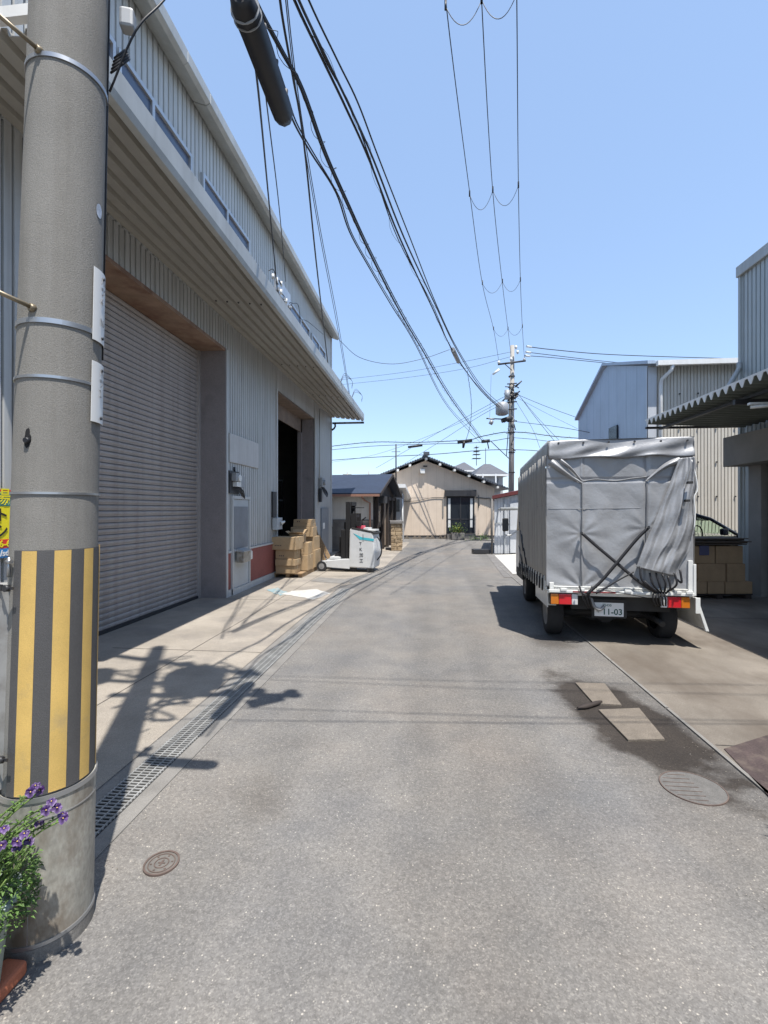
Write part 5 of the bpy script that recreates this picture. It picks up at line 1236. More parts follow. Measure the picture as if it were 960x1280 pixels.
for x in (-.1, -1.2): mb.box(x-.1, x+.12, -.5, -.1, .7, 1.30); mb.box(x-.1, x+.12, .1, .5, .7, 1.30)
mb.tube([(.35+.0*k, -.36+.17*math.cos(2*PI*k/12), 1.08+.17*math.sin(2*PI*k/12)) for k in range(13)], .014, 6)
mb.build('seat', M['chassis'], T)
for x in (-1.15, 1.15):
    for s_ in (-1, 1):
        wheel(s_*.55, s_*.745, 0, .28, 24, T, (lambda xx: (lambda p: CT((xx+p[1], p[0], p[2]))))(x))
for s_ in (-.5, .5):
    mb = MB(T=CT); mb.box(1.66, 1.745, s_-.15, s_+.15, .66, .80); mb.build('headlight', M['clr_l'], T, bevel=.02)
    mb = MB(T=CT); mb.box(-1.80, -1.75, s_-.12, s_+.12, .75, .98); mb.build('tail_light', M['red_l'], T, bevel=.01)
# ================================================================ WHITE SHED
CF = lambda p: cw(p[0], p[1], p[2])
def cx(px, Z): return (px-480)/FP*Z
S = thing('white_shed', 'low white sheet metal shed with maroon roof edge, left of the truck cab', 'shed', cw(cx(650, 17), 18))
mb = MB(); a = cw(cx(618, 17), 17); b = cw(cx(618, 17)+4.2, 17)
n_ = cw(0, -1)
zl = lambda s_: 1.98+.19*s_
corr_wall(mb, a, b, n_, 0.02, zl, .12, .02); mb.build('front_wall', M['shedw'], S, solid=.003); mb = MB(); c_ = cw(cx(620, 22), 22); corr_wall(mb, c_, a, cw(-1, 0), .02, 1.98, .12, .02); d_ = cw(cx(618, 17)+4.2, 22); corr_wall(mb, b, d_, cw(1, 0), .02, 2.75, .12, .02); corr_wall(mb, d_, c_, cw(0, 1), .02, 1.98, .12, .02)
mb.build('end_wall', M['shedw'], S, solid=.003)
x0 = cx(618, 17)
mb = MB(T=CF); mb.hexa([(x0-.12, 16.82, 1.98), (x0+4.3, 16.82, 2.82), (x0+4.3, 22.1, 2.82), (cx(618, 22), 22.1, 1.98), (x0-.12, 16.82, 2.10), (x0+4.3, 16.82, 2.94), (x0+4.3, 22.1, 2.94), (cx(618, 22), 22.1, 2.10)]); mb.build('roof', M['redtrim'], S)
mb = MB(T=CF); mb.box(x0+.55, x0+1.35, 16.93, 16.96, .05, 1.85); dr = mb.build('door', M['shedw'], S)
mb = MB(T=CF); mb.box(x0+.34, x0+.37, 16.92, 16.965, .02, 2.0); mb.box(x0, x0+1.4, 16.965, 16.985, 1.12, 1.14); mb.build('joint_strip', M['door'], S)
mb = MB(); mb.tube([cw(x0+.12, 16.6, 1.62), cw(x0+2.5, 16.6, 1.68)], .06, 10); mb.tube([cw(x0+.14, 16.6, 1.62), cw(x0+.14, 16.97, 1.62)], .03, 6); mb.build('rolled_awning', M['gutter'], S)
mb = MB(); mb.tube([cw(x0-.12, 16.85, 1.98), cw(x0-.12, 16.85, .02)], .035, 8); mb.build('downpipe', M['concd'], S)
mb = MB(T=CF); mb.box(x0-.75, x0-.15, 16.95, 17.4, .02, .16); base_obj(mb, 'drain_box', M['dark'], 'low dark box on the road beside the white shed corner', 'box', cw(x0-.45, 17.2))

# ================================================================ BEIGE GABLE HOUSE
ZH = 26.0
H = thing('beige_house', 'beige single storey gabled house closing the end of the lane', 'house', cw(cx(532, ZH), ZH+4))
xl, xr, xp = cx(455, ZH), cx(618, ZH), cx(532, ZH)
zp, sl_ = 4.30, .395
def hz(x): return zp - abs(x-xp)*sl_
mb = MB(T=CF); mb.prism([(xl, ZH, .18), (xr, ZH, .18), (xr, ZH, hz(xr)), (xp, ZH, zp), (xl, ZH, hz(xl))], (0, 7, 0)); 
mb.build('wall', M['beige'], H)
mb = MB(T=CF)
x = xl+.3
while x < xr: mb.box(x, x+.012, ZH-.006, ZH-.002, .2, hz(x)-.05); x += .46
mb.box(xl, xr, ZH-.007, ZH-.003, 2.25, 2.262)
mb.build('siding_joint', mat('siding_groove', (.48, .40, .32), .8), H)
mb = MB(T=CF); mb.box(xl, xr, ZH+.03, ZH+6.9, 0, .18); mb.build('foundation', M['concd'], H)
mb = MB(T=CF)
k = 0
while k < 9:
    xx = cx(505, ZH)+.35*k+.1*(k % 2); mb.prism([(xx, ZH-.25, .0), (xx+.3, ZH-.25, 0), (xx+.15, ZH-.25, .2)], (0, .2, 0)); k += 1
base_obj(mb, 'stone_edging', M['lid'], 'row of small pale stones along the foot of the beige house', 'stones', cw(cx(530, ZH), ZH-.2), kind='stuff')
mb = MB(T=CF); xe0, xe1 = cx(430, ZH), cx(633, ZH); th_ = .08
for xa, xb in ((xp, xe1), (xp, xe0)):
    za, zb = zp+.14, zp+.14-abs(xb-xp)*sl_
    mb.hexa([(xa, ZH-.45, za), (xb, ZH-.45, zb), (xb, ZH+7.4, zb), (xa, ZH+7.4, za), (xa, ZH-.45, za+th_), (xb, ZH-.45, zb+th_), (xb, ZH+7.4, zb+th_), (xa, ZH+7.4, za+th_)])
rf = mb.build('roof', M['tile'], H)
mb = MB(T=CF)
for xa, xb in ((xp, xe1), (xp, xe0)):
    s_ = 1 if xb > xp else -1; n = 34
    for k in range(n):
        x = xp+(xb-xp)*(k+.5)/n; z = zp+.14+th_-abs(x-xp)*sl_; mb.tube([(x, ZH-.48, z+.01), (x, ZH-.1, z+.01)], .022, 6)
mb.tube([(xp, ZH-.5, zp+.33), (xp, ZH+7.4, zp+.33)], .10, 8); mb.box(xp-.16, xp+.16, ZH-.56, ZH-.46, zp+.22, zp+.42)
mb.build('ridge_tile', M['tile'], rf)
for px in (497, 512, 532, 549, 567, 585, 603, 620):
    x = cx(px, ZH); z = hz(x)+.02; mb = MB(T=CF); mb.box(x-.06, x+.06, ZH-.44, ZH+.02, z-.03, z+.09); mb.build('purlin_end', M['porc'], H)
# sliding window
wx0, wx1 = cx(558, ZH), cx(593, ZH); wz0, wz1 = .32, 2.32
mb = MB(T=CF); mb.box(wx0, wx1, ZH-.03, ZH-.008, wz0, wz1); wn = mb.build('window', M['dark'], H)
mb = MB(T=CF); mb.box(wx0+.06, wx1-.06, ZH-.036, ZH-.031, wz0+.06, wz1-.04); mb.build('pane', M['glass'], wn)
mb = MB(T=CF); mb.box(wx0+.09, wx0+.22, ZH-.040, ZH-.037, wz0+.3, wz1-.1); mb.box(wx1-.24, wx1-.1, ZH-.040, ZH-.037, wz0+.3, wz1-.1); mb.build('curtain', M['cloth'], wn)
mb = MB(T=CF); xm = (wx0+wx1)/2; mb.box(xm-.03, xm+.03, ZH-.05, ZH-.041, wz0, wz1); mb.box(wx0, wx1, ZH-.05, ZH-.041, 1.05, 1.10); mb.box(wx0, wx1, ZH-.06, ZH-.041, wz0-.02, wz0+.05); mb.build('frame', M['dark'], wn)
mb = MB(T=CF); mb.box(wx0-.1, wx1+.08, ZH-.20, ZH-.008, wz1, wz1+.36); mb.build('shutter_box', M['dark'], H, bevel=.02)
mb = MB(T=CF); mb.box(wx0, wx1, ZH-.35, ZH-.02, 0, .26); mb.build('door_step', M['concd'], H)
mb = MB(T=CF); mb.box(cx(525, ZH), cx(530.5, ZH), ZH-.28, ZH-.02, 3.58, 3.82); mb.build('floodlight', M['porc'], H)
mb = MB(T=CF); mb.box(cx(529, ZH), cx(534, ZH), ZH-.05, ZH-.01, 3.95, 4.02); mb.build('vent', M['dark'], H)
mb = MB(); mb.tube(smoothpath([cw(cx(p, ZH), ZH-.04, 1.6+(637-q)/FP*ZH) for p, q in ((500, 627), (520, 626), (540, 622), (556, 622))], 5), .016, 5); mb.tube(smoothpath([cw(cx(p, ZH), ZH-.04, 1.6+(637-q)/FP*ZH) for p, q in ((595, 622), (606, 623), (614, 627), (614, 668))], 5), .03, 5)
mb.tube([cw(cx(598, ZH), ZH-.04, 2.4), cw(cx(598, ZH), ZH-.04, 1.7)], .025, 5); mb.build('wall_cable', M['concd'], H)
mb = MB(T=CF); mb.box(cx(553, ZH), cx(554.5, ZH), ZH-.05, ZH-.01, 1.2, 2.2); mb.build('wall_cable', M['beam'], H)
# planter before the window
c = cw(cx(572, 25), 25.0); T = thing('planter', 'patterned planter of green and yellow shrub before the dark sliding window', 'planter', c)
mb = MB(T=CF); mb.box(cx(564, 25), cx(580, 25), 24.8, 25.2, 0, .38); mb.build('pot', M['concd'], T, bevel=.03)
mb = MB(T=CF); mb.box(cx(564, 25)+.05, cx(580, 25)-.05, 24.85, 25.15, .37, .39); mb.build('soil', M['soil'], T)
mb = MB(); r = random.Random(21)
for k in range(260):
    p = c+Vector((r.gauss(0, .18), r.gauss(0, .14), .38+abs(r.gauss(.15, .16)))); leaf(mb, p, Vector((r.uniform(-1, 1), r.uniform(-1, 1), r.uniform(0, 1))), .12, .03, 0 if r.random() < .65 else 1)
mb.build('foliage', [M['leaf'], M['leafy']], T, normals=False)
c = gp(592, 676); T = thing('garden_plant', 'low scruffy plants and twigs by right foot of the beige house', 'plant', cw(cx(604, 24), 24))
mb = MB(); r = random.Random(5)
for k in range(160):
    p = cw(cx(604, 24)+r.gauss(0, .4), 24.3+r.gauss(0, .15), abs(r.gauss(.1, .12))); leaf(mb, p, Vector((r.uniform(-1, 1), r.uniform(-1, 1), r.uniform(0, 1))), .14, .025)
mb.build('foliage', M['leaf'], T, normals=False)

# ================================================================ BLUE-ROOFED SHED, STONE WALL, PORCH HOUSE
ra = A - D(11.5)
so_ = cw(-.40, 17.9); MS = Matrix.Translation(so_) @ Matrix.Rotation(ra, 4, 'Z'); ST = lambda p: MS @ Vector(p)   # x right, y away
S = thing('blue_roof_shed', 'small shed with navy roof and cream wall behind the forklift', 'shed', so_, ra)
DP = 4.2; ze, zr_ = 2.25, 3.05
mb = MB(T=ST); mb.prism([(0, 0, .0), (0, DP, 0), (0, DP, ze), (0, DP/2, zr_-.05), (0, 0, ze)], (-.02, 0, 0)); mb.prism([(-5, 0, .0), (-5, DP, 0), (-5, DP, ze), (-5, DP/2, zr_-.05), (-5, 0, ze)], (-.02, 0, 0)); mb.build('gable_wall', M['dkwood'], S)
mb = MB(T=ST); mb.box(-5, -.02, -.0, .05, 1.22, ze); mb.build('wall', M['cream'], S); mb = MB(T=ST); mb.box(-5, -.02, DP-.05, DP, 0, ze); mb.build('wall', M['cream'], S)
mb = MB(T=ST); mb.box(-5, -.02, -.03, .05, 0, 1.22); mb.build('base_wall', M['concd'], S)
mb = MB(T=ST)
for (ya_, yb_) in ((-.35, DP/2), (DP+.35, DP/2)):
    za_ = ze-.08; mb.hexa([(-5.2, ya_, za_), (.35, ya_, za_), (.35, yb_, zr_), (-5.2, yb_, zr_), (-5.2, ya_, za_+.05), (.35, ya_, za_+.05), (.35, yb_, zr_+.05), (-5.2, yb_, zr_+.05)])
mb.build('roof', M['blue_roof'], S)
mb = MB(T=ST); mb.box(-5.1, .32, -.42, -.36, ze-.16, ze-.07); mb.tube([(-.4, -.38, ze-.12), (-.3, -.2, ze-.3), (-.12, -.06, ze-.4), (-.12, -.06, .1)], .035, 8); mb.build('gutter', mat('copper_pipe', (.28, .15, .11), .5), S)
mb = MB(T=ST)
for (ya_, yb_) in ((-.38, DP/2), (DP+.38, DP/2)): mb.hexa([(.351, ya_, ze-.14), (.38, ya_, ze-.14), (.38, yb_, zr_-.06), (.351, yb_, zr_-.06), (.351, ya_, ze-.02), (.38, ya_, ze-.02), (.38, yb_, zr_+.06), (.351, yb_, zr_+.06)])
for y in (.2, 1.3, 2.3, 3.2, 4.1): mb.box(.02, .14, y, y+.1, 0, ze-.1)
mb.box(.02, .1, .3, 4.1, ze-.25, ze-.1)
mb.build('timber_post', M['dkwood'], S)
mb = MB(T=ST)
mb.box(.005, .03, .35, 1.25, .9, 1.75); mb.box(.005, .03, 1.45, 2.25, .1, 1.9); mb.build('hoarding', mat('tan_board', (.26, .19, .13), .8), S)
mb = MB(T=ST); mb.box(.031, .06, .5, 1.0, 1.1, 1.55); mb.box(.005, .04, 2.45, 3.1, 1.1, 1.7); mb.build('window', M['glass'], S)
mb = MB(T=ST); mb.box(.02, .35, .45, .95, 1.85, 2.12); mb.build('air_unit', M['dark'], S)
mb = MB(T=ST); mb.box(-1.9, -1.6, -.12, -.031, .95, 1.25); mb.tube([(-1.7, -.08, .3), (-1.7, -.08, .95)], .03, 6); mb.build('meter', M['trans'], S)
# stone gatepost / wall
Z = 18.3; mb = MB(T=CF); r = random.Random(6)
T = thing('stone_gatepost', 'rough tan stone block gatepost at the roadside beyond the forklift', 'gatepost', cw(cx(496.5, Z), Z+.3))
x0, x1 = cx(488.5, Z), cx(503.5, Z); z = 0
mb.box(x0+.03, x1-.03, Z+.03, Z+1.2, 0, 1.08)
for k in range(7):
    h_ = .15; x = x0
    while x < x1-.04:
        w2 = min(r.uniform(.14, .26), x1-x); 
        j = lambda: r.uniform(-.022, .022)
        mb.hexa([(x+.008, Z+j(), z+.006), (x+w2-.008, Z+j(), z+.006), (x+w2-.008, Z+.25, z+.006), (x+.008, Z+.25, z+.006), (x+.008+j()/2, Z+j(), z+h_-.008), (x+w2-.008, Z+j(), z+h_-.008), (x+w2-.008, Z+.25, z+h_-.008), (x+.008, Z+.25, z+h_-.008)]); x += w2
    z += h_
mb.build('stonework', M['stone'], T, bevel=.015)
mb = MB(T=CF); mb.box(x0-.03, x1+.03, Z-.05, Z+1.25, 1.06, 1.15); mb.build('capstone', M['concd'], T)
# porch house
Zp = 23.2; T = thing('porch_house', 'pale house side with white flat eave and narrow window behind stone gatepost', 'house', cw(cx(485, Zp), Zp+1))
x1 = cx(505, Zp); mb = MB(T=CF); mb.box(x1-3.5, x1, Zp, Zp+3, 0, 2.35); mb.build('wall', M['gwall'], T)
mb = MB(T=CF); mb.hexa([(x1-3.6, Zp-.55, 2.65), (x1+.05, Zp-.55, 2.65), (x1+.30, Zp+3, 2.05), (x1-3.6, Zp+3, 2.05), (x1-3.6, Zp-.55, 2.83), (x1+.05, Zp-.55, 2.83), (x1+.55, Zp+3, 2.20), (x1-3.6, Zp+3, 2.2)]); mb.build('eave', M['white'], T)
mb = MB(T=CF); mb.box(x1-.42, x1-.22, Zp-.03, Zp-.005, 1.5, 2.1); mb.build('window', M['glass'], T)
mb = MB(T=CF); mb.tube([(x1-.08, Zp-.06, 0), (x1-.08, Zp-.06, 2.4)], .03, 6); mb.build('downpipe', M['white'], T)
mb = MB(); q = cw(cx(495, 22), 22); mb.tube([q+Vector((0, 0, 2.2)), q+Vector((0, 0, 4.65))], .035, 6); mb.tube([q+Vector((-.2, 0, 4.3)), q+Vector((.2, 0, 4.3))], .01, 4); base_obj(mb, 'mast', M['dark'], 'thin dark mast rising above the porch house roof', 'mast', q+Vector((0, 0, 2.2)))

# ================================================================ HOUSES BEHIND
def hip(name, label, px0, px1, pyE, pxr0, pxr1, pyR, Z, dep, wm, over=.4, win_=()):
    x0, x1 = cx(px0, Z), cx(px1, Z); ze = 1.6+(637-pyE)/FP*Z; zr = 1.6+(637-pyR)/FP*(Z+dep/2); a, b = cx(pxr0, Z+dep/2), cx(pxr1, Z+dep/2)
    T = thing(name, label, 'house', cw((x0+x1)/2, Z+dep/2))
    mb = MB(T=CF); mb.box(x0+over, x1-over, Z+over, Z+dep-over, 0, ze); mb.build('wall', wm, T)
    mb = MB(T=CF); ym = Z+dep/2
    A0, B0, C0, D0 = (x0, Z, ze), (x1, Z, ze), (x1, Z+dep, ze), (x0, Z+dep, ze); E, F_ = (a, ym, zr), (b, ym, zr)
    mb.face([A0, B0, F_, E]); mb.face([B0, C0, F_]); mb.face([C0, D0, E, F_]); mb.face([D0, A0, E]); mb.prism([(x0, Z, ze-.16), (x1, Z, ze-.16), (x1, Z+dep, ze-.16), (x0, Z+dep, ze-.16)], (0, 0, .15), 1); mb.build('roof', [M['gtile'], M['white']], T)
    for (p0, p1, q0, q1) in win_:
        mb = MB(T=CF); mb.box(cx(p0, Z), cx(p1, Z), Z+over-.05, Z+over-.01, 1.6+(637-q1)/FP*Z, 1.6+(637-q0)/FP*Z); o = mb.build('window', M['glass'], T)
        mb = MB(T=CF); xm = (cx(p0, Z)+cx(p1, Z))/2; mb.box(xm-.04, xm+.04, Z+over-.08, Z+over-.051, 1.6+(637-q1)/FP*Z, 1.6+(637-q0)/FP*Z); mb.build('frame', M['alu'], o)
    return T
hip('blue_grey_house', 'distant house with grey hip roof and pale blue wall, left of two', 558, 596, 587.5, 579, 581, 578, 48, 8, mat('paleblue', (.42, .5, .54), .8, var=.05), win_=((583, 587, 592, 600),))
T = hip('grey_house', 'distant grey two storey house with balcony, right of two by far pole', 594, 636, 592.5, 605, 613, 580, 40, 8, M['gwall'], win_=((597, 600, 595, 601), (620, 624, 597, 603)))
mb = MB(T=CF); Z = 39.6; mb.box(cx(602, Z), cx(629, Z), Z, Z+.8, 1.6+(637-612)/FP*Z, 1.6+(637-606)/FP*Z); mb.build('balcony', M['gtile'], T)
mb = MB(T=CF)
for p in (603, 619): mb.box(cx(p, Z), cx(p, Z)+.1, Z, Z+.1, 3.6, 4.6)
mb.build('balcony_post', M['white'], T)
def antenna(px, py0, py1, Z, label):
    mb = MB(); q = pz(px, py1, Z); t_ = pz(px, py0, Z); mb.tube([q, t_], .03, 5)
    for k, f in enumerate((.35, .55, .7, .9)):
        c = q.lerp(t_, f); w_ = .5-.08*k
        for j in range(-2, 3): mb.tube([c+cw(-w_*.8, 0)+Vector((0, 0, 0)) + cw(0, .2*j), c+cw(w_*.8, 0)+cw(0, .2*j)], .012, 4)
        mb.tube([c+cw(0, -.45), c+cw(0, .45)], .018, 4)
    base_obj(mb, 'roof_antenna', M['dark'], label, 'antenna', q)
antenna(595.5, 557, 582, 44, 'dense television antenna on mast over the grey house roof')
mb = MB(); q = pz(607, 580, 44); mb.tube([q, pz(607, 560, 44)], .025, 4); base_obj(mb, 'roof_mast', M['dark'], 'plain thin mast on the distant roof, right of the dense antenna', 'mast', q)
for px, top, lab in ((434, 590, 'far off utility pole with crossarm over navy roof, farther left'), (461, 589, 'far off bare pole tip over the navy roof, farther right')):
    Z = 120; q = pz(px, 637, Z); q.z = 0; t_ = pz(px, top, Z); mb = MB(); mb.tube([q, t_], .16, 6)
    if px == 434: c = pz(px, 593, Z); mb.tube([c+cw(-1.1, 0), c+cw(1.1, 0)], .08, 4); c = pz(px, 596, Z); mb.tube([c+cw(-.6, 0), c+cw(.6, 0)], .08, 4)
    base_obj(mb, 'distant_pole', M['pole2'], lab, 'utility pole', q)

# ================================================================ FAR UTILITY POLE
ZF = 23.0; fp = cw(cx(638.5, ZF), ZF)
T = thing('utility_pole', 'slim far utility pole carrying transformer and crossarms above the white shed', 'utility pole', fp)
mb = MB(); mb.tube([fp, pz(640.5, 432, ZF)], [.15, .10], 16); mb.build('shaft', M['pole2'], T)
def ff(px, py, dZ=0): return pz(px, py, ZF+dZ)
mb = MB(); mb.tube([ff(622.5, 455.5, -.3), ff(657, 451, -.3)], .045, 6); mb.tube([ff(640, 463, -.2), ff(631, 455, -.3)], .02, 5); mb.build('crossarm', M['dark'], T)
mb = MB()
for p in ((623.5, 453), (639, 449), (655.5, 449), (645, 434), (647, 440)): mb.tube([ff(p[0], p[1]+2.5, -.3), ff(p[0], p[1], -.3), ff(p[0], p[1]-2, -.3)], [.03, .08, .04], 8)
mb.tube([ff(616, 468, -.3), ff(624, 462, -.3)], [.05, .07], 6); mb.build('insulator', M['porc'], T)
mb = MB(); mb.tube([ff(627.5, 519, -.4), ff(627.5, 517.5, -.4), ff(627.5, 505, -.4), ff(627.5, 503, -.4)], [.2, .3, .3, .2], 18); mb.tube([ff(634, 499, -.3), ff(634, 488, -.3)], .13, 12); mb.build('transformer', M['trans'], T)
mb = MB(); mb.tube([ff(627, 526, -.2), ff(640, 522, -.2)], .12, 6); mb.tube([ff(608, 523, -.3), ff(632, 524, -.3)], .03, 5); r = random.Random(2)
for k in range(22):
    a = ff(640+r.uniform(-5, 5), r.uniform(478, 500), -.25); b = a+Vector((r.uniform(-.35, .35), r.uniform(-.2, .2), r.uniform(-.3, .3))); mb.tube([a, b], r.uniform(.015, .045), 5)
for k in range(12):
    a = ff(639+r.uniform(-4, 4), r.uniform(520, 560), -.2); b = a+Vector((r.uniform(-.25, .25), r.uniform(-.2, .1), r.uniform(-.3, .3))); mb.tube([a, b], r.uniform(.012, .035), 5)
mb.tube([ff(633, 570, -.1), ff(636, 530, -.1), ff(637, 480, -.1)], .02, 5)
for y in (480, 492, 503, 512, 527): mb.tube([ff(634, y, -.2), ff(646, y-1, -.2)], .03, 5)
mb.build('cable_fittings', M['dark'], T)
mb = MB(); mb.tube([ff(612, 527, -.3), ff(616, 529, -.3)], .11, 8); mb.tube([ff(610, 523, -.3), ff(618, 524, -.3)], .04, 6); mb.build('junction_box', M['trans'], T)
mb = MB()
for y in (470, 540, 565, 590): mb.tube([ff(639.6, y, 0), ff(639.6, y+1.2, 0)], .155, 12)
mb.build('steel_band', M['dark'], T)

# ================================================================ OVERHEAD CABLES
GC = 'overhead cables above the lane'
def cable(label, pts, r_=.008, n=6, loops=None, m='cable', jit=0, cat='cable', name='overhead_cable'):
    P3 = smoothpath(pts, n); t = None
    mb = MB(); mb.tube(P3, r_, 6)
    o = base_obj(mb, name, M[m], label, cat, P3[-1], group=GC); ROOTS[o] = Matrix.Translation(P3[-1])
    if loops:
        step, R_, seed = loops; rr = random.Random(seed); b = MB(); acc = 0; pts2 = []
        tot = 0
        for i in range(len(P3)-1):
            a, c = P3[i], P3[i+1]; L_ = (c-a).length; k = 0
            while k < L_:
                ang = (tot+k)/step*2*PI; amp = R_*(.25+.9*abs(math.sin((tot+k)*1.7+seed))); q = a.lerp(c, k/L_)
                pts2.append(q+Vector((math.cos(ang)*amp, 0, math.sin(ang)*amp))); k += step/9
            tot += L_
        b.tube(pts2, .0026, 4); b.build('lashing_wire', M[m], o)
    return o
E = []
near = lambda px, py, H: ph(px, py, H)
def wire(label, pl, r_, **k):      # pl: (px, py, height)
    return cable(label, [ph(*p) for p in pl], r_, **k)
# high voltage lines
hv = {}
for nm, pl, lab in (('a', [(545, -180, 9.3), (557, 0, 9.3), (587, 240, 9.2), (603, 355, 9.15), (617, 412, 9.1), (623.5, 452, 8.9)], 'leftmost of three thin high voltage lines running to the far pole'),
                    ('b', [(597, -180, 9.5), (602, 0, 9.4), (616, 240, 9.3), (628, 355, 9.25), (635, 412, 9.2), (639, 447, 9.05)], 'middle of three thin high voltage lines running to the far pole'),
                    ('c', [(643, -180, 9.3), (646, 0, 9.3), (648, 232, 9.2), (650.5, 350, 9.15), (653, 410, 9.1), (655.5, 448, 8.95)], 'rightmost of three thin high voltage lines running to the far pole')):
    hv[nm] = wire(lab, pl, .0085); hv[nm+'p'] = pl
def arc(parent, a, b, drop):
    P3 = [a.lerp(b, t)+Vector((0, 0, -drop*4*t*(1-t))) for t in [k/12 for k in range(13)]]
    mb = MB(); mb.tube(P3, .006, 5)
    for q in (a, b): mb.tube([q-Vector((0, 0, .05)), q+Vector((0, 0, .09))], .02, 6)
    mb.build('jumper_loop', M['cable'], parent)
for (ya, yb, yc, d_) in (((557, 8), (602, 0), (646, -8), .33), ((587, 243), (616, 238), (648, 232), .42), ((603, 354), (628, 352), (650.5, 350), .36), ((617, 411), (635, 411), (653, 408), .32)):
    a, b, c = ph(*ya, 9.2), ph(*yb, 9.3), ph(*yc, 9.2); arc(hv['a'], a, b, d_); arc(hv['b'], b, c, d_)
# thick bundle 1
b1 = [(325, -110), (368, 0), (405, 78), (431, 132), (462, 201), (500, 298), (540, 384), (567, 440)]
wire('thick tied power cable, left strand of the bundle crossing mid sky', [(a, b, 6.5) for a, b in b1]+[(600, 487, 6.5), (628, 514, 6.45)], .016)
wire('thick tied power cable, second strand of the bundle crossing mid sky', [(a+5, b-1, 6.5) for a, b in b1]+[(602, 486, 6.5), (630, 513, 6.45)], .015)
wire('power cable hanging just right of the tied bundle in mid sky', [(a+(17 if i < 4 else 12 if i < 6 else 6), b-2, 6.55) for i, (a, b) in enumerate(b1)]+[(604, 485, 6.55), (631, 510, 6.5)], .011)
wire('thin wire wandering between strands of the tied bundle', [(331, -110, 6.45), (374, 0, 6.45), (409, 80, 6.5), (438, 133, 6.45), (464, 203, 6.5), (498, 300, 6.5), (541, 382, 6.45), (570, 447, 6.5), (606, 492, 6.5), (632, 516, 6.5)], .009, loops=(1.3, .05, 3))
# connector on bundle 1
mb = MB(); mb.tube([ph(566, 437, 6.5), ph(573, 452, 6.5)], .07, 10); base_obj(mb, 'cable_joint', M['trans'], 'pale sleeve joint on the tied cable bundle near the far pole', 'cable joint', ph(570, 445, 6.5), group=None)
# bundle 2 (lashed)
b2 = [(270, -110), (318, 0), (350, 61), (377, 112), (405, 190), (432, 251), (462, 316), (500, 390), (530, 441), (565, 500), (602, 550)]
wire('thick lashed telephone cable with small wire loops, left of tied bundle', [(a, b, 5.15) for a, b in b2], .015, loops=(.36, .05, 1))
wire('thin cable running along the lashed telephone cable', [(a+2.5, b, 5.17) for a, b in b2], .009)
# wavy cable 3 from the closure
wire('wavy thin black cable leaving the black splice tube towards the far pole', [(322, 20, 4.25), (355, 112, 4.4), (366, 150, 4.45), (388, 190, 4.5), (420, 241, 4.55), (437, 290, 4.6), (460, 332, 4.65), (490, 383, 4.7), (520, 432, 4.8), (560, 509, 4.9), (600, 553, 5.0)], .008)
wire('second strand twisted beside the wavy thin cable', [(326, 20, 4.3), (357, 112, 4.45), (370, 152, 4.5), (390, 188, 4.5), (424, 246, 4.55), (439, 290, 4.6), (462, 332, 4.65), (491, 381, 4.7), (522, 433, 4.8), (562, 509, 4.9), (604, 552, 5.0)], .006)
# cables to the building
wire('thick cable dropping past building end at its roof corner', [(345, -90, 6.6), (350, 0, 6.5), (365, 90, 6.4), (380, 180, 6.3), (395, 325, 6.1), (407, 430, 5.9), (410, 458, 5.6)], .013)
wire('pair cable falling left of the lashed cable beyond building corner, left wire', [(352, -90, 6.8), (357, 0, 6.7), (374, 140, 6.6), (399, 290, 6.3), (421, 405, 6.0), (436, 492, 5.0)], .006)
wire('pair cable falling left of the lashed cable beyond building corner, right wire', [(354, -90, 6.85), (359, 0, 6.75), (376, 140, 6.65), (401, 290, 6.35), (423, 405, 6.05), (437, 492, 5.05)], .006)
P_at = onx(347, 366, XW+.35); P_at2 = onx(357, 352, XW+.35)
cable('service cable from behind the splice tube to the wall bracket, left one', [ph(308, -60, 6.0), ph(312, 30, 6.1), ph(323, 115, 6.2), ph(336, 250, 6.6), P_at], .012)
cable('service cable from behind the splice tube to the wall bracket, right one', [ph(318, -60, 6.2), ph(322, 30, 6.3), ph(334, 135, 6.4), ph(349, 260, 6.7), P_at2], .008)
T = thing('service_bracket', 'cluster of insulators and wires fixed on the warehouse wall above the canopy', 'bracket', onx(350, 372, XW+.2))
mb = MB(); c = onx(350, 370, XW+.25)
r = random.Random(14)
for k in range(3): mb.box(XW+.02, XW+.4, c.y-.5+.45*k, c.y-.46+.45*k, c.z-.1, c.z-.06); 
mb.box(XW+.3, XW+.34, c.y-.55, c.y+.5, c.z-.1, c.z+.25)
mb.build('steel_bracket', M['alu'], T)
mb = MB()
for k in range(9): 
    q = c+Vector((r.uniform(-.05, .15), r.uniform(-.7, .6), r.uniform(-.25, .25))); mb.tube([q, q+Vector((0, 0, .1))], .03, 8)
mb.build('insulator', M['porc'], T)
mb = MB()
for k in range(16):
    q = c+Vector((.1, r.uniform(-.6, .6), r.uniform(-.3, .2))); e = c+Vector((r.uniform(-.1, .15), r.uniform(-.9, .9), r.uniform(-.35, .35))); mb.tube(smoothpath([q, (q+e)/2+Vector((0, 0, r.uniform(-.3, .2))), e], 4), .010, 5)
mb.tube(smoothpath([c+Vector((0, .5, 0)), onx(372, 380, XW+.3), onx(376, 398, XW+.3), onx(385, 402, XW+.3), onx(404, 418, XW+.3)], 5), .008, 5)
mb.build('loose_wire', M['cable'], T)
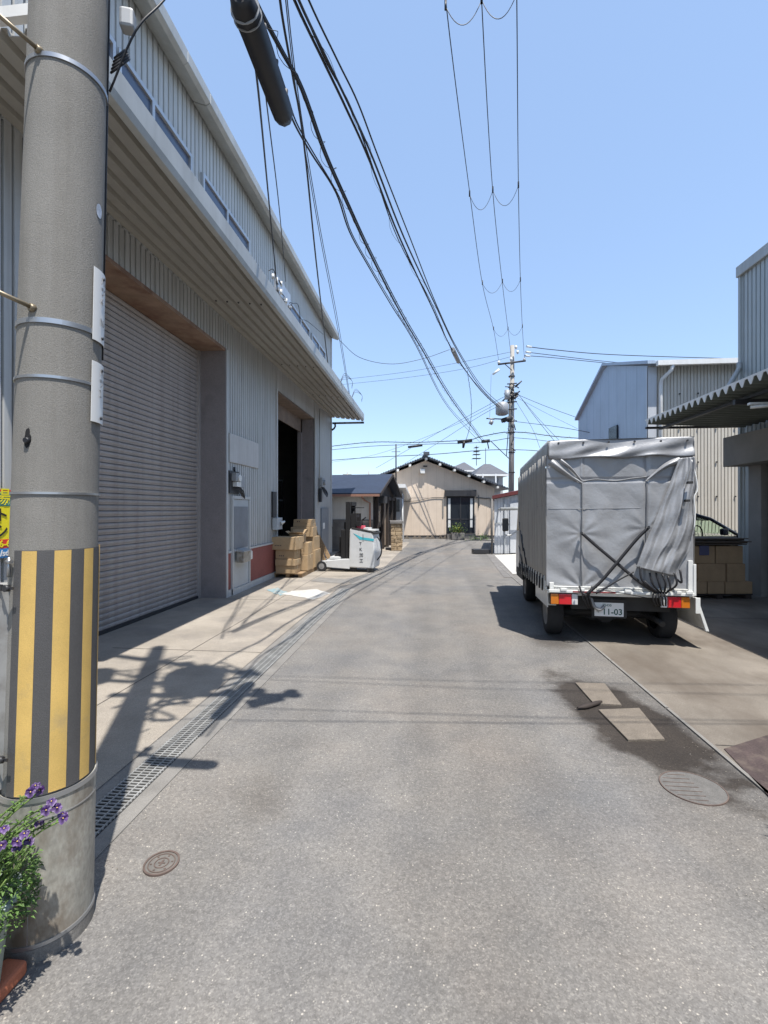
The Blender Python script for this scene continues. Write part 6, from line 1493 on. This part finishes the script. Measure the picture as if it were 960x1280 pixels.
for p_, s_ in (((427, 478), 1), ((441, 496), 2)):
    T = thing('cable_tail', 'small curled wire tail standing above the canopy edge, %s' % ('upper one' if s_ == 1 else 'lower one nearer canopy tip'), 'wire', onx(p_[0], p_[1], XO))
    mb = MB(); c = onx(p_[0], p_[1], XO); 
    for k in range(3): mb.tube(smoothpath([c+Vector((0, -.3, -.15)), c+Vector((.1, -.1, .12+.05*k)), c+Vector((.28, .1, .06)), c+Vector((.24, .3, -.1+.03*k))], 5), .005, 5)
    mb.build('curled_wire', M['cable'], T)
cable('thin sagging wire from the warehouse roof corner to the tied bundle', [onx(424, 425, -3.3), pz(450, 447, 18), pz(490, 455, 18.5), pz(530, 448, 19), pz(562, 437, 19)], .009)
# crossing thin wires
def zw(label, pl, r_, **k): return cable(label, [pz(*p) for p in pl], r_, **k)
zw('thin pale wire from the far pole top towards the left, upper of two', [(395, 478, 30), (500, 466, 27), (580, 452, 25), (638, 440, 22.8)], .008)
zw('thin pale wire from the far pole top towards the left, lower of two', [(395, 484, 30), (500, 473, 27), (580, 461, 25), (638, 446, 22.8)], .008)
for i, (p, lab) in enumerate((([(658, 433), (690, 437), (760, 443), (870, 447), (960, 449)], 'upper of three thick lines leaving the far pole top rightwards'), ([(657, 440), (690, 444), (760, 452), (830, 457), (930, 462)], 'middle of three thick lines leaving the far pole top rightwards'), ([(656, 444.5), (690, 447), (760, 454), (830, 460), (930, 466)], 'lowest of three thick lines leaving the far pole top rightwards'))):
    o = zw(lab, [(a, b, 22.7+1.5*k) for k, (a, b) in enumerate(p)], .016 if i else .02)
    mb = MB(); a, b = p[0]; mb.tube([pz(a+.5, b, 22.6), pz(a+6, b+.7, 22.9)], .05, 8); mb.build('strain_insulator', M['porc'], o); 
zw('telephone cable crossing lane low at left of the far pole, top run', [(380, 562, 30), (460, 553, 27), (520, 553, 25), (583, 550, 24), (600, 546, 23.5), (625, 541, 23), (640, 540, 22.9)], .02, loops=(.5, .09, 5))
zw('telephone cable crossing lane low at left of the far pole, second run', [(380, 566, 30), (460, 558, 27), (540, 555, 25), (600, 553, 23.5), (640, 547, 22.9)], .015)
zw('telephone cable crossing lane low at left of the far pole, third run', [(380, 578, 30), (460, 572, 27), (540, 568, 25), (600, 563, 23.5), (640, 562, 22.9)], .018)
zw('telephone cable right of the far pole above the truck, upper run', [(641, 540, 22.9), (660, 541, 22.5), (700, 546, 22), (790, 552, 21)], .02, loops=(.5, .08, 6))
zw('telephone cable right of the far pole above the truck, middle run', [(641, 547, 22.9), (665, 549, 22.5), (700, 553, 22), (790, 560, 21)], .012)
zw('telephone cable right of the far pole above the truck, lower run', [(641, 562, 22.9), (665, 563, 22.5), (700, 566, 22), (790, 572, 21)], .016)
for a, b, lab in (((510, 559), (528, 556.5), 'black cable closure on low crossing cable, above the navy shed roof'), ((572, 553), (590, 550.5), 'black cable closure on low crossing cable with drop below, mid gap'), ((602, 552), (612, 551), 'short black closure on crossing cable close to the far pole')):
    mb = MB(); mb.tube([pz(*a, 24.2), pz(*b, 24.2)], .085 if a[0] != 510 else .06, 10)
    if a[0] == 572: mb.tube([pz(580, 552, 24.2), pz(579, 560, 24.2)], [.09, .05], 8)
    if a[0] == 602: mb.tube([pz(609, 551, 24.2), pz(611, 561, 24.2)], .03, 5)
    base_obj(mb, 'cable_closure', M['cable'], lab, 'cable closure', pz(*a, 24.2))
zw('diagonal thin wire from far pole down left behind the beige roof, upper', [(634, 494, 22.8), (600, 512, 25), (540, 545, 29), (470, 585, 34)], .010)
zw('diagonal thin wire from far pole down left behind the beige roof, lower', [(634, 502, 22.8), (600, 520, 25), (550, 552, 29), (505, 580, 34)], .010)
zw('long diagonal wire running down left towards the navy roof', [(634, 498, 22.8), (560, 535, 26), (470, 568, 32), (400, 580, 38)], .008)
zw('stay wire from far pole sloping left to right across its lower half', [(613, 551, 22.8), (636, 573, 22.9)], .018)
zw('drop wire hanging from the tied bundle to the mid gap closure', [(584, 463, 20.5), (589, 500, 21.5), (588, 530, 22.5), (582, 552, 24)], .010, loops=(.3, .04, 9))
zw('drop wire hanging between the far pole arm and junction box', [(614, 468, 22.7), (613, 500, 22.7), (612, 524, 22.7)], .006)
zw('slack wire from far pole fittings to tall warehouse corner, upper', [(644, 492, 22.8), (680, 507, 21), (724, 523, 19.5)], .010)
zw('slack wire from far pole fittings to tall warehouse corner, middle', [(644, 496, 22.8), (680, 515, 21), (722, 536, 19.5)], .006)
zw('steep wire from far pole fittings down behind the truck roof, left', [(644, 500, 22.8), (665, 535, 21), (675, 560, 20)], .008)
zw('steep wire from far pole fittings down behind the truck roof, middle', [(646, 490, 22.8), (668, 520, 21), (700, 560, 19)], .010)
zw('steep wire from far pole fittings down behind the truck roof, right', [(647, 492, 22.8), (672, 522, 21), (708, 560, 19)], .008)
zw('long low wire from far pole passing over the truck to blue warehouse', [(645, 527, 22.8), (700, 534, 20), (760, 545, 17)], .012)
# near pole wire at top left
cable('black wire from near pole rising right past the roller shutter building', [pp(D(88), 3.27, .01), pz(170, 38, 1.85), pz(205, 0, 1.9), pz(250, -60, 2.0)], .0045)
# black splice tube
T = thing('splice_closure', 'large black cable splice tube hanging high at upper left of sky', 'cable closure', ph(323, 80, 3.95))
a = ph(300, -6, 3.98); b = ph(357, 152, 4.02)
d_ = (b-a); 
mb = MB(); mb.tube([a+d_*t for t in (0, .02, .08, .16, .24, .9, .97, 1.0)], [.035, .054, .066, .070, .068, .066, .050, .022], 8); mb.build('tube_body', M['cable'], T)
mb = MB(); up = Vector((0, 0, 1))
mb.tube([a+d_*.02+Vector((.03, 0, .09)), a+d_*.5+Vector((.03, 0, .10)), a+d_*1.0+Vector((.02, 0, .09))], .010, 6)
for t in (.1, .35, .62, .88): mb.tube([a+d_*t+Vector((.02, 0, .02)), a+d_*t+Vector((.03, 0, .12))], .012, 6)
mb.build('hanger', M['dark'], T)
mb = MB(); mb.tube([a+d_*.03, a-d_*.35+Vector((0, 0, .02))], .012, 6); mb.tube([a+d_*.03+Vector((.03, 0, 0)), a-d_*.35+Vector((.05, 0, .03))], .009, 6); mb.build('cable_tail', M['cable'], T)
for t in (.08, .13):
    q = MB(); q.tube([a+d_*t, a+d_*(t+.006)], .0715, 18); q.build('clamp_ring', M['trans'], T)
